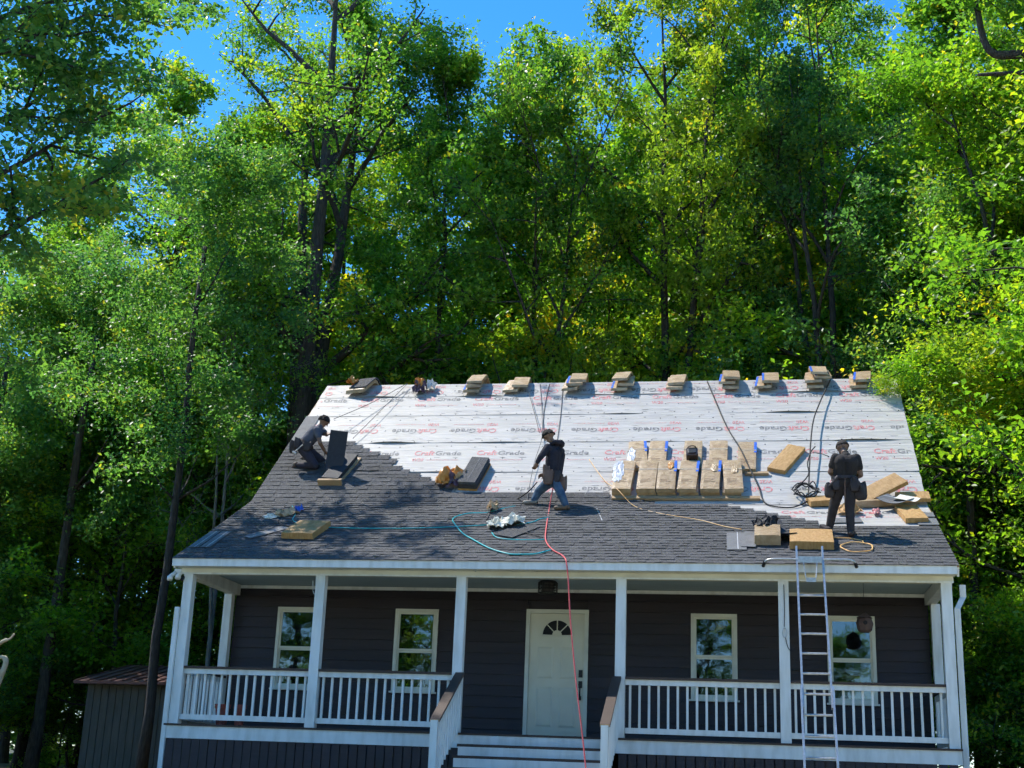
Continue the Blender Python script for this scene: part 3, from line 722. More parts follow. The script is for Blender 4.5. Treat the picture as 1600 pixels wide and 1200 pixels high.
# ================================================================== BUNDLES AND LOOSE MATERIAL
def lumpy_slab(w, l, h, seed, bend=None, nx=5, ny=11, sag=0.008, mats='kraft', uneven=0.006):
    """soft edged slab lying on z=0, centred in x and y"""
    sd_ = Vector((seed*3.7, seed*1.3, 0)); top, bot = [], []
    for j in range(ny+1):
        for i in range(nx+1):
            u, v = i/nx*2-1, j/ny*2-1
            ex = 1-0.10*max(0, abs(u)-0.75)**1*4*0.25; ey = 1
            x, y = u*w/2, v*l/2
            rd = 0.05*h*(max(0, abs(u)-0.7)/0.3)**2+0.04*h*(max(0, abs(v)-0.86)/0.14)**2
            nz = mnoise.noise(Vector((x*9, y*7, 0))+sd_)*uneven
            x += mnoise.noise(Vector((y*5, 3, 0))+sd_)*uneven*1.2*abs(u); y += mnoise.noise(Vector((x*7, 9, 0))+sd_)*uneven*1.5*abs(v)
            zt, zb = h-rd+nz, 0.0
            if bend:
                d = bend(y); zt += d; zb += d
            top.append((x*0.985 if abs(u) == 1 else x, y, zt)); bot.append((x, y, zb))
    q = MB(); W_ = nx+1; n = len(top)
    fs = [(j*W_+i, j*W_+i+1, (j+1)*W_+i+1, (j+1)*W_+i) for j in range(ny) for i in range(nx)]
    fs += [tuple(n+k for k in reversed(f)) for f in fs]
    for i in range(nx): fs += [(i+1, i, n+i, n+i+1), (ny*W_+i, ny*W_+i+1, n+ny*W_+i+1, n+ny*W_+i)]
    for j in range(ny): fs += [(j*W_, (j+1)*W_, n+(j+1)*W_, n+j*W_), ((j+1)*W_+nx, j*W_+nx, n+j*W_+nx, n+(j+1)*W_+nx)]
    q.add(top+bot, fs); return q.mesh('wrapper', mats)
FLAT = [lumpy_slab(0.335, 1.05, 0.085, i+1, uneven=0.0035, nx=6, ny=14) for i in range(4)]
def drape(y):
    a = abs(y); return -(max(0, a-0.05))*0.72 if a < 0.12 else -(0.07*0.72+(a-0.12)*0.80)
DR_K = [0.84, 0.72, 0.64, 0.60]
def drape_k(k): return lambda y: -max(0, abs(y)-0.07)*DR_K[k]
DRAPED = [lumpy_slab(0.335, 0.94, 0.060, 20+i, bend=drape_k(i), ny=14, uneven=0.005) for i in range(4)]
ql = MB(); ql.b2((0.125, 0.10, 0.084), (0.171, 0.505, 0.0875)); ql.b2((0.1695, 0.10, 0.01), (0.1745, 0.505, 0.0865)); LABEL_ME = ql.mesh('label_strip', 'blue')
ql = MB()
for i in range(-1, 1): pass
def draped_strip(kk):
    q = MB(); ys = [-0.1, -0.2, -0.3, -0.4, -0.465]; dr = drape_k(kk)
    for a, b in zip(ys, ys[1:]):
        pts = [(-0.169, a, 0.0625+dr(a)), (-0.125, a, 0.064+dr(a)), (-0.125, b, 0.064+dr(b)), (-0.169, b, 0.0625+dr(b))]
        q.hexa([(x, y, z-0.003) for x, y, z in pts], pts)
    return q.mesh('label_strip', 'blue')
DLABEL = [draped_strip(i) for i in range(4)]
ql = MB(); ql.b2((-0.168, 0.16, 0.0855), (0.168, 0.205, 0.0885)); TAPE_ME = ql.mesh('tape', M('clear_packing_tape', (0.40, 0.30, 0.19), (0.52, 0.44, 0.33), 20, 0.15, 0.4, 30, spec=0.6))
ql = MB()
for (a_, b_, y_) in ((-0.11, 0.06, -0.20), (-0.11, 0.02, -0.245), (-0.11, 0.09, -0.275), (-0.11, -0.03, -0.305)): ql.b2((a_, y_, 0.0865), (b_, y_+(0.022 if y_ == -0.20 else 0.010), 0.0885))
PRINT_ME = ql.mesh('printed_bar', M('faded_brown_print', (0.20, 0.125, 0.07), (0.30, 0.2, 0.115), 40, 0.5))
brng = random.Random(11)
STACKS = [(-2.68, 3, 'third'), (-1.75, 2, 'fourth'), (-0.50, 3, 'fifth'), (0.46, 3, 'sixth'), (1.56, 2, 'seventh'), (2.68, 3, 'eighth'), (3.45, 2, 'ninth'), (4.39, 4, 'tenth'), (5.30, 2, 'eleventh')]
LEVEL = {2: ['bottom', 'top'], 3: ['bottom', 'middle', 'top'], 4: ['bottom', 'second lowest', 'second highest', 'top']}
for si, (x, n, nm) in enumerate(STACKS):
    for lv in range(n):
        b = empty('shingle_bundle')
        b.location = (x+brng.uniform(-.05, .05)+(0.03*lv), YR+brng.uniform(-.04, .04)-0.02, EZ+ZR+0.025+lv*0.063); b.rotation_euler = (0, brng.uniform(-.02, .02), brng.uniform(-.16, .16))
        w = link('wrapper', DRAPED[lv], b)
        if (si+lv) % 3 == 0 or nm in ('ninth', 'tenth', 'eleventh') and lv == n-1: link('label_strip', DLABEL[lv], b)
        tag(b, f'{LEVEL[n][lv]} kraft wrapped shingle bundle in the {nm} pile from left along the ridge', 'shingle bundle', 'shingle bundles along the ridge')
def lay(name, me, x, s, h, psi, label, cat, group=None, roll=0, pit=0, strip_=None):
    b = empty(name); b.matrix_world = RM(x, s, h, psi, roll, pit); link('wrapper', me, b)
    if strip_ is not None:
        o = link('label_strip', LABEL_ME, b)
    if h < 0.05 or True:
        link('tape', TAPE_ME, b)
        link('printed_bar', PRINT_ME, b)['kind'] = 'stuff'
    tag(b, label, cat, group); return b
# the cluster resting on the toe board
FRONT = [(0.83, 0, 0), (1.26, 0, 1), (1.60, 1, 2), (2.00, 1, 3), (2.37, 1, 4), (2.76, 0, 5)]
for i, (x, st, j) in enumerate(FRONT):
    lay('shingle_bundle', FLAT[i % 4], x, 4.22, 0.03, brng.uniform(-.03, .03), f'lower kraft wrapped shingle bundle, {ORD[i]} from left in the front row on the toe board', 'shingle bundle', 'shingle bundles on the toe board')
    b = lay('shingle_bundle', FLAT[(i+2) % 4], x+brng.uniform(-.02, .02), 4.20, 0.118, brng.uniform(-.05, .05), f'upper kraft wrapped shingle bundle, {ORD[i]} from left in the front row on the toe board', 'shingle bundle', 'shingle bundles on the toe board', strip_=1 if st else None)
BACK = [(1.02, 0.1), (1.38, 0.0), (2.03, 0.0), (2.50, 0.0), (3.02, -0.02)]
for i, (x, ps) in enumerate(BACK):
    lay('shingle_bundle', FLAT[(i+1) % 4], x, 5.14 if i < 4 else 5.08, 0.03, ps, f'kraft wrapped shingle bundle, {ORD[i]} from left in the row behind the front bundles', 'shingle bundle', 'shingle bundles behind the front row', strip_=1 if i in (0, 1, 4) else None)
def sheet_blob(name, cx, cs, h, rx, ry, rz, seed, m, psi=0, label=None, cat=None, parent=None, n=11):
    """crumpled sheet of paper or film: folded, ragged, with a thin real thickness"""
    r = random.Random(seed); g = n+1; vs = []
    for j in range(g):
        for i in range(g):
            u, v = i/n*2-1, j/n*2-1
            e = 1+0.22*mnoise.noise(Vector((u*2+seed, v*2, 1.0)))+(r.uniform(-.14, .05) if i in (0, n) or j in (0, n) else 0)
            x = rx*e*u*math.sqrt(1-0.42*v*v); y = ry*e*v*math.sqrt(1-0.42*u*u)
            rg1 = abs(mnoise.noise(Vector((u*1.5+seed*1.7, v*1.5, 2.0)))); rg2 = abs(mnoise.noise(Vector((u*3.6+seed, v*3.6+7, 5.0))))
            d = max(0.0, 1-(u*u+v*v)*0.55)
            z = rz*(1.5*rg1+0.75*rg2)*(0.35+0.85*d)+rz*0.35*d+r.uniform(0, 0.10)*rz
            x += rx*0.28*mnoise.noise(Vector((u*2.6, v*2.6, seed+3.0))); y += ry*0.24*mnoise.noise(Vector((u*2.6, v*2.6, seed+9.0)))
            vs.append((x, y, max(0.004, z)))
    k = len(vs); vs += [(x, y, z-0.0035) for x, y, z in vs]
    fs = []
    for j in range(n):
        for i in range(n):
            a, b, c, d = j*g+i, j*g+i+1, (j+1)*g+i+1, (j+1)*g+i
            fs += [(a, b, c), (a, c, d)] if (i+j) % 2 else [(a, b, d), (b, c, d)]
    fs += [tuple(k+t for t in reversed(f)) for f in fs]
    ring = [i for i in range(g)]+[j*g+n for j in range(1, g)]+[n*g+i for i in range(n-1, -1, -1)]+[j*g for j in range(n-1, 0, -1)]
    for a, b in zip(ring, ring[1:]+ring[:1]): fs.append((b, a, k+a, k+b))
    q = MB(); q.add(vs, fs); me = q.mesh(name, m)
    o = link(name, me, parent)
    if parent is None: o.matrix_world = RM(cx, cs, h, psi); tag(o, label, cat)
    else: o.location = (cx, cs, h); o.rotation_euler.z = psi
    return o
sheet_blob('plastic_wrap', 0.72, 4.30, 0.205, 0.10, 0.40, 0.012, 4, 'plastic', label='clear plastic film torn over the leftmost front bundle', cat='plastic film')
sheet_blob('plastic_wrap', 0.90, 5.05, 0.118, 0.08, 0.30, 0.012, 9, 'plastic', label='clear crumpled plastic film on the rear left bundle', cat='plastic film')
for i, (x, s) in enumerate(((1.66, 4.50), (2.44, 4.42), (2.80, 4.36))):
    sheet_blob('torn_wrapper', x, s, 0.207, 0.06, 0.14, 0.016, 30+i, 'orange_wrap' if i == 0 else 'kraft', label=['orange torn wrapper flap on the third front bundle', 'brown torn wrapper flap on the fifth front bundle', 'brown torn wrapper flap on the sixth front bundle'][i], cat='wrapper')
# bucket-like black case standing on the middle rear bundle
cs = empty('tool_case'); cs.matrix_world = RM(2.03, 4.92, 0.118, 0.05); tag(cs, 'small dark brown tool case standing on the rear middle bundle', 'case')
q = MB(); 
def rbox(q, w, d, h, r=0.03, z0=0, mi=0, n=4):
    pts = []
    for (cx, cy, a0) in ((w/2-r, d/2-r, 0), (-w/2+r, d/2-r, 90), (-w/2+r, -d/2+r, 180), (w/2-r, -d/2+r, 270)):
        for i in range(n+1): a = R(a0+90*i/n); pts.append((cx+r*math.cos(a), cy+r*math.sin(a)))
    k = len(pts); vs = [(x, y, z0) for x, y in pts]+[(x, y, z0+h*0.9) for x, y in pts]+[(x*0.93, y*0.93, z0+h) for x, y in pts]
    fs = [tuple(range(k-1, -1, -1))]+[(i, (i+1) % k, k+(i+1) % k, k+i) for i in range(k)]+[(k+i, k+(i+1) % k, 2*k+(i+1) % k, 2*k+i) for i in range(k)]+[tuple(2*k+i for i in range(k))]
    q.add(vs, fs, mi)
rbox(q, 0.22, 0.30, 0.17, 0.05); q.build('body', M('dark_brown_case_plastic', (0.035, 0.02, 0.015), None, rough=0.3), cs)
q = MB(); rbox(q, 0.15, 0.19, 0.02, 0.03, 0.168); q.build('lid', 'black', cs)
q = MB(); q.tube(spline([(-0.08, 0.10, 0.17), (-0.05, 0.11, 0.21), (0.05, 0.11, 0.21), (0.08, 0.10, 0.17)]), 0.01, 6); q.build('handle', 'black', cs)
# toe boards
def plank(name, x0, x1, s, w, th, h, psi, label, m='timber', cat='plank', pit=0):
    q = MB(); q.box((0, 0, th/2), (x1-x0, w, th)); o = q.build(name, m); o.matrix_world = RM((x0+x1)/2, s, h, psi, 0, pit); tag(o, label, cat); return o
plank('toe_board', 0.66, 3.24, 3.60, 0.09, 0.045, 0.03, 0.0, 'long timber toe board holding up the front bundles')
plank('toe_board', 2.98, 3.40, 4.50, 0.07, 0.05, 0.02, 0.02, 'short timber toe board right of the bundle cluster')
# loose carton right of the cluster
def carton(x, s, w, l, h, psi, label, lift=0.018, seed=1, m='carton', roll=0, pit=0):
    me = lumpy_slab(w, l, h, seed, mats=m, uneven=0.007); b = empty('shingle_carton'); b.matrix_world = RM(x, s, lift, psi, roll, pit); link('wrapper', me, b)
    tag(b, label, 'carton'); return b
carton(3.73, 5.02, 0.34, 0.98, 0.085, -0.42, 'tan shingle carton lying askew between the bundles and the standing worker', seed=41)
carton(4.25, 3.42, 0.42, 0.34, 0.10, 0.2, 'tan carton lying behind the left leg of the black clad worker', seed=42, lift=0.03)
carton(5.22, 3.62, 0.98, 0.36, 0.08, 0.55, 'long tan carton tilted up beside the black clad worker', seed=43, lift=0.16, roll=-0.2)
carton(5.15, 3.38, 0.80, 0.30, 0.12, 0.15, 'brown carton half hidden under the tilted tan carton', seed=44, lift=0.02, m='kraft')
carton(5.78, 3.52, 0.56, 0.24, 0.075, 0.05, 'tan carton sticking out over the right roof edge', seed=45, lift=0.09)
carton(5.66, 2.66, 0.36, 0.85, 0.085, 0.10, 'tan carton lying flat near the right roof edge', seed=46, lift=0.02)
carton(3.99, 1.05, 0.66, 0.72, 0.13, -0.03, 'large orange tan carton at the top of the ladder', seed=47)
carton(-4.28, 1.46, 0.56, 0.80, 0.11, -0.08, 'orange tan carton lying on the shingles above the left porch bay', seed=48)
def shingle_sheet(x, s, w, l, psi, label, lift=0.022, m='membrane', th=0.006, lines=1, curl=0.0):
    b = empty('loose_shingle'); b.matrix_world = RM(x, s, lift, psi); q = MB(); n = 8
    for i in range(n):
        a, c = -l/2+l*i/n, -l/2+l*(i+1)/n
        za, zc = curl*(i/n*2-1)**2, curl*((i+1)/n*2-1)**2
        q0 = [(-w/2, a, za), (w/2, a, za), (w/2, c, zc), (-w/2, c, zc)]; q.hexa(q0, [(x_, y_, z_+th) for x_, y_, z_ in q0])
    q.build('sheet', m, b)
    for i in range(lines):
        xx = -w/2+w*(i+0.5)/max(lines, 1)+0.02; t = MB(); t.b2((xx-0.006, -l/2+.01, th+curl+0.001), (xx+0.006, l/2-.01, th+curl+0.003)); t.build('sealant_line', 'plastic', b)
    tag(b, label, 'shingle'); return b
shingle_sheet(-5.90, 1.00, 0.17, 0.95, 0.0, 'grey loose shingle at the far left eave corner, outer of two'); shingle_sheet(-5.70, 1.00, 0.17, 0.95, 0.0, 'grey loose shingle at the far left eave corner, inner of two')
shingle_sheet(-4.98, 1.45, 0.22, 0.80, -0.62, 'grey loose shingle strip lying aslant beside the left carton')
shingle_sheet(-0.98, 2.90, 0.34, 0.95, -0.30, 'dark loose shingle under the loop of teal hose', m='shingle', lines=0, th=0.012)
shingle_sheet(-0.72, 1.62, 0.40, 0.75, -0.5, 'dark loose shingle beneath the white rag', m='shingle', lines=0, th=0.012)
shingle_sheet(0.50, 2.72, 0.36, 1.0, 0.22, 'loose grey shingle in the shadow right of the hooded worker', m='shingle', lines=1, th=0.01)
shingle_sheet(2.85, 1.10, 0.30, 0.95, 0.02, 'square grey sheet left of the dark box on the lower roof', lines=1); shingle_sheet(3.06, 1.18, 0.22, 0.85, -0.06, 'narrow grey sheet right next to the dark box', lines=0, lift=0.032)
shingle_sheet(5.45, 3.10, 0.36, 0.5, 0.9, 'grey bent shingle lying on the right carton pile', lift=0.16, m='membrane', curl=0.05)
shingle_sheet(4.60, 2.35, 0.5, 0.28, 0.1, 'grey shingle offcut between the boots of the black clad worker', lift=0.025, lines=0)
# opened bundle in the middle left, stack of shingles in torn orange wrapper
def open_bundle(x, s, psi, label, layers=5):
    b = empty('open_bundle'); b.matrix_world = RM(x, s, 0.02, psi)
    q = MB(); q.box((0, 0, 0.012), (0.36, 1.0, 0.024)); q.build('wrapper', 'orange_wrap', b)
    for i in range(layers):
        q = MB(); r = random.Random(i+int(x*10)); dx, dy = r.uniform(-.012, .012), r.uniform(-.012, .012); z0 = 0.025+i*0.024
        q.box((dx, dy, z0+0.011), (0.335, 0.96, 0.021)); q.build('shingle', 'shingle', b)
    q = MB(); q.b2((-0.012, -0.45, 0.026+layers*0.024), (0.002, 0.45, 0.0285+layers*0.024)); q.build('sealant_line', 'membrane', b)
    tag(b, label, 'shingle bundle'); return b
ob = open_bundle(-1.97, 4.42, -0.10, 'opened stack of dark shingles with torn orange wrapper left of the hooded worker', 6)
sheet_blob('torn_wrapper', -2.42, 4.28, 0.02, 0.22, 0.30, 0.20, 51, 'orange_wrap', label='crumpled orange paper wrapper beside the opened shingle stack', cat='wrapper', psi=-0.4)
sheet_blob('torn_wrapper', -2.28, 4.12, 0.03, 0.16, 0.16, 0.16, 52, 'purple_wrap', label='dark purple plastic scrap under the crumpled orange wrapper', cat='wrapper')
sheet_blob('torn_wrapper', -2.20, 4.28, 0.05, 0.10, 0.26, 0.14, 53, 'kraft', label='brown paper flap between orange wrapper and opened shingle stack', cat='wrapper', psi=-0.35)
# first two ridge heaps
b = empty('open_bundle'); b.location = (-5.10, YR-0.03, EZ+ZR+0.045); b.rotation_euler.z = -0.25
link('wrapper', lumpy_slab(0.44, 0.98, 0.085, 61, bend=drape, ny=16), b); o = link('shingle', lumpy_slab(0.40, 0.90, 0.03, 62, bend=drape, ny=16, mats='shingle'), b); o.location = (0.04, 0.0, 0.09)
sheet_blob('torn_wrapper', -0.20, -0.25, -0.10, 0.10, 0.22, 0.14, 63, 'orange_wrap', parent=b)
tag(b, 'opened shingle bundle with torn orange wrapper at the left ridge end', 'shingle bundle')
sheet_blob('torn_wrapper', -3.83, 8.18, 0.03, 0.16, 0.22, 0.17, 64, 'purple_wrap', label='dark crumpled wrapper in the second heap from left along the ridge', cat='wrapper')
sheet_blob('torn_wrapper', -3.86, 8.30, 0.12, 0.11, 0.17, 0.13, 65, 'orange_wrap', label='orange crumpled wrapper on the second heap from left along the ridge', cat='wrapper')
sheet_blob('torn_wrapper', -3.62, 8.30, 0.05, 0.12, 0.16, 0.14, 66, 'plastic', label='clear crumpled plastic in the second heap from left along the ridge', cat='plastic film')
# scraps on the shingles
sheet_blob('paper_scrap', -5.00, 2.62, 0.02, 0.16, 0.28, 0.10, 71, 'kraft', label='crumpled brown paper beside the left hoses', cat='paper', psi=-0.5)
sheet_blob('paper_scrap', -5.22, 2.45, 0.02, 0.13, 0.20, 0.05, 72, 'rag', label='pale crumpled paper near the left rake', cat='paper', psi=-0.7)
sheet_blob('paper_scrap', -4.86, 2.78, 0.03, 0.07, 0.13, 0.10, 73, 'blue', label='blue printed wrapper scrap beside the left hoses', cat='wrapper')
sheet_blob('rag', -0.88, 2.02, 0.04, 0.22, 0.24, 0.12, 74, 'rag', label='crumpled white rag in the loop of teal hose', cat='rag', psi=0.3)
sheet_blob('rag', -1.10, 1.84, 0.03, 0.17, 0.20, 0.10, 75, 'rag', label='smaller white rag left of the crumpled rag in the hose loop', cat='rag')
sheet_blob('paper_scrap', -1.36, 2.90, 0.03, 0.10, 0.20, 0.16, 76, 'kraft', label='crumpled brown paper standing at the top of the teal hose loop', cat='paper')
sheet_blob('paper_scrap', 4.68, 2.85, 0.03, 0.22, 0.2, 0.10, 77, 'carton', label='torn orange carton scrap behind the black clad worker', cat='carton')
sheet_blob('paper_scrap', 5.12, 2.78, 0.03, 0.07, 0.16, 0.07, 78, 'red_print', label='crumpled red wrapper scrap on the white sheet right of the worker', cat='wrapper')
shingle_sheet(5.62, 3.08, 0.40, 0.26, -0.7, 'white paper sheet sliding off the right carton pile', lift=0.19, m='rag', lines=0, th=0.003, curl=0.03)
# dark box with black bag on the lower roof
b = empty('shingle_carton'); b.matrix_world = RM(3.33, 1.20, 0.02, 0.0); link('wrapper', lumpy_slab(0.40, 0.62, 0.17, 81, mats='kraft'), b); tag(b, 'brown box with a black bag on top left of the ladder', 'carton')
sheet_blob('black_bag', 3.30, 1.62, 0.10, 0.20, 0.26, 0.16, 82, 'rope', label='black crumpled bag on the brown box left of the ladder', cat='bag')
shingle_sheet(3.52, 1.45, 0.30, 0.8, 0.30, 'dark curled shingle leaning on the brown box', lift=0.06, m='shingle_dark', lines=0, curl=0.10)
# opened bundle next to the kneeling worker, and the shingle he lifts from it
b = empty('open_bundle'); b.matrix_world = RM(-4.62, 4.62, 0.045, -0.14)
q = MB(); q.box((0, 0, 0.015), (0.37, 1.0, 0.03)); q.build('wrapper', 'kraft', b)
for i in range(4):
    q = MB(); r = random.Random(90+i); q.box((r.uniform(-.008, .008), r.uniform(-.01, .01), 0.044+i*0.024), (0.335, 0.96, 0.021)); q.build('shingle', 'shingle_dark', b)
tag(b, 'opened shingle bundle on the slope right of the kneeling worker', 'shingle bundle')
b = empty('loose_shingle', (-4.74, 3.80, 5.62)); b.rotation_euler = (R(4), R(5), R(12)); q = MB()
for i in range(6):
    z0, z1 = 0.98*i/6, 0.98*(i+1)/6; f0, f1 = 0.05*math.sin(3.1*i/6), 0.05*math.sin(3.1*(i+1)/6)
    q0 = [(-0.168, f0, z0), (0.168, f0, z0), (0.168, f1, z1), (-0.168, f1, z1)]; q.hexa(q0, [(x, y+0.012, z) for x, y, z in q0])
q.build('sheet', 'shingle_dark', b); tag(b, 'black shingle sheet held upright by the kneeling worker', 'shingle')
plank('toe_board', -4.90, -4.44, 4.10, 0.06, 0.14, 0.02, 0.0, 'short timber board below the black shingle stack')
plank('timber_board', -4.58, -4.40, 4.72, 0.85, 0.04, 0.03, -0.16, 'pale timber board right of the black shingle stack')

# ================================================================== HOSES AND ROPES
def hose(name, pts, r, m, label, cat, h=0.03, extra=(), pre=(), sag=None):
    P = [RP(x, s, (h if not isinstance(h, (list, tuple)) else h[i])) for i, (x, s) in enumerate(pts)]
    P = [Vector(p) for p in pre]+P+[Vector(p) for p in extra]
    q = MB(); q.tube(spline(P, 7), r, 7); o = q.build(name, m, smooth=True); tag(o, label, cat); return o
hose('air_hose', [(0.01, 0.52), (-0.19, 0.3), (-0.41, 0.26), (-0.63, 0.29), (-0.97, 0.57), (-1.33, 1.05), (-1.59, 1.43), (-1.85, 2.01), (-1.94, 2.26), (-1.92, 2.48), (-1.74, 2.7), (-1.44, 2.75), (-1.2, 3.03), (-0.92, 3.26)], 0.012, 'teal', 'long teal air hose looping below the hooded worker', 'hose')
hose('air_hose', [(-4.13, 1.77), (-3.44, 1.7), (-2.55, 1.72), (-1.91, 1.81), (-1.28, 1.95)], 0.009, 'teal', 'straight teal air hose crossing the lower roof to the left', 'hose')
hose('air_hose', [(-1.11, 1.48), (-0.96, 1.18), (-0.63, 1.07), (-0.18, 1.09)], 0.009, 'teal', 'short teal hose below the white rag', 'hose')
hose('air_hose', [(-0.78, 1.95), (-0.53, 2.16), (-0.45, 2.33), (-0.31, 2.45)], 0.009, 'teal', 'short teal hose right of the white rag', 'hose')
hose('air_hose', [(-1.06, 3.57), (-1.24, 3.35), (-1.38, 3.04), (-1.35, 2.27)], 0.011, 'rope', 'thick black hose from the hooded worker to the brown paper', 'hose', pre=[(-0.62, 2.75, 5.36), (-0.80, 2.9, 5.22)])
hose('power_cord', [(-0.92, 1.83), (-0.58, 1.53), (-0.22, 1.2)], 0.008, 'rope', 'black cord running from the rag to the red rope', 'cord')
hose('safety_rope', [(-0.36, 2.83), (-0.28, 2.04), (-0.16, 1.09), (0.02, 0.55), (0.21, 0.25), (0.30, 0.03)], 0.011, 'red_rope', 'red rope from the hooded worker over the eave to the ground', 'rope',
     pre=[(-0.33, 2.72, 5.25), (-0.35, 2.62, 5.02)], extra=[(0.33, -0.06, 3.46), (0.37, -0.11, 3.2), (0.43, -0.2, 2.6), (0.56, -0.4, 1.7), (0.72, -0.65, 0.8), (0.85, -0.9, -0.02)])
hose('air_line', [(0.1, 5.09), (0.48, 4.23), (0.76, 3.65), (1.09, 3.15), (1.56, 2.73), (2.22, 2.33), (2.64, 1.94), (2.93, 1.72)], 0.007, 'orange_line', 'thin orange line running below the bundle cluster', 'hose', h=[.03, .04, .2, .05, .03, .03, .03, .04])
hose('safety_rope', [(2.22, 8.49), (2.38, 7.66), (2.64, 6.37), (2.89, 5.32), (3.06, 4.58), (3.22, 3.99), (3.27, 3.66), (3.35, 3.39), (3.54, 3.18), (3.8, 3.18), (4.05, 3.48)], 0.013, 'rope', 'black rope from the ridge across the right bundle to the worker', 'rope', h=[.03, .04, .05, .14, .12, .05, .03, .03, .03, .03, .06])
hose('safety_rope', [(4.71, 8.44), (4.6, 7.9), (4.43, 7.17), (4.27, 6.34), (4.17, 5.31), (4.09, 4.11), (4.05, 3.48)], 0.014, 'rope', 'black rope from the ridge straight down left of the black clad worker', 'rope', h=[.05, .12, .15, .18, .2, .15, .1])
hose('safety_rope', [(-4.17, 8.47), (-4.71, 7.39), (-5.24, 6.45)], 0.006, 'rope', 'thin black rope from the ridge to the kneeling worker, upper of two', 'rope', h=[.1, .15, .25])
hose('safety_rope', [(-4.17, 8.44), (-4.46, 6.93), (-4.7, 5.88)], 0.006, 'rope', 'thin black rope from the ridge to the black shingle stack', 'rope', h=[.1, .12, .1])
hose('safety_rope', [(-1.45, 7.92), (-1.17, 6.86), (-0.94, 5.88)], 0.006, 'rope', 'thin black rope from the fourth ridge pile to the hooded worker', 'rope', h=[.1, .1, .2])
hose('safety_rope', [(-1.29, 8.48), (-1.05, 7.01), (-0.9, 5.88), (-0.9, 4.84), (-0.87, 3.88), (-0.84, 3.35)], 0.006, 'greyrope', 'thin grey rope from the ridge past the hooded worker to his boot', 'rope', h=[.03, .05, .08, .1, .06, .05])
hose('safety_rope', [(-1.09, 8.47), (-1.04, 7.3), (-0.93, 6.16)], 0.006, 'rope', 'thin black rope ending behind the cap of the hooded worker', 'rope')
hose('safety_rope', [(-0.77, 8.21), (-0.67, 7.0), (-0.6, 5.88), (-0.55, 5.2)], 0.006, 'rope', 'thin black rope ending behind the shoulder of the hooded worker', 'rope')
hose('air_hose', [(-5.29, 4.66), (-5.36, 4.36), (-5.38, 3.92), (-5.35, 3.51), (-5.2, 2.9)], 0.012, 'rope', 'black hose running down from the kneeling worker', 'hose')
hose('air_hose', [(-5.38, 4.06), (-5.15, 4.11), (-4.91, 3.92), (-4.91, 3.68), (-5.07, 3.54), (-5.3, 3.49)], 0.009, 'membrane', 'pale grey hose looping below the kneeling worker', 'hose')
hose('air_hose', [(-5.13, 3.18), (-4.88, 2.64), (-4.78, 2.21), (-4.53, 1.93)], 0.009, 'teal', 'pale teal hose from the crumpled paper to the left carton', 'hose')
hose('air_hose', [(-5.07, 2.38), (-5.0, 2.08), (-4.79, 1.84), (-4.61, 1.76)], 0.011, 'rope', 'short black hose curling to the left carton', 'hose')
cp = []
for i in range(40):
    a = 2*math.pi*i/18; rr = 0.235+0.012*math.sin(i*1.7); cp.append((4.655+rr*math.cos(a), 0.80+rr*1.12*math.sin(a)))
hose('air_line', cp+[(4.75, 1.15), (4.55, 1.28), (4.3, 1.3)], 0.008, 'orange_line', 'coil of yellow orange line on the lower right roof', 'hose', h=0.032)
cp = []; r_ = random.Random(8)
P = []
for i in range(46):
    a = i*0.62+r_.uniform(-.2, .2); rr = 0.13+0.09*r_.random()
    P.append(RP(4.02+rr*1.15*math.cos(a), 3.72+rr*1.3*math.sin(a), 0.10+0.10*r_.random()))
P += [RP(4.07, 4.0, 0.28), RP(4.07, 4.25, 0.38), RP(4.14, 4.5, 0.48), RP(4.22, 4.66, 0.5)]
q = MB(); q.tube(spline(P, 4), 0.011, 6); o = q.build('rope_coil', 'rope', smooth=True); tag(o, 'tangled black rope coil hanging beside the black clad worker', 'rope')
hose('safety_rope', [(4.16, 4.45), (4.3, 4.2), (4.42, 4.0)], 0.008, 'rope', 'black line from the tangled coil to the worker\'s hip', 'rope', h=[.5, .6, .65])

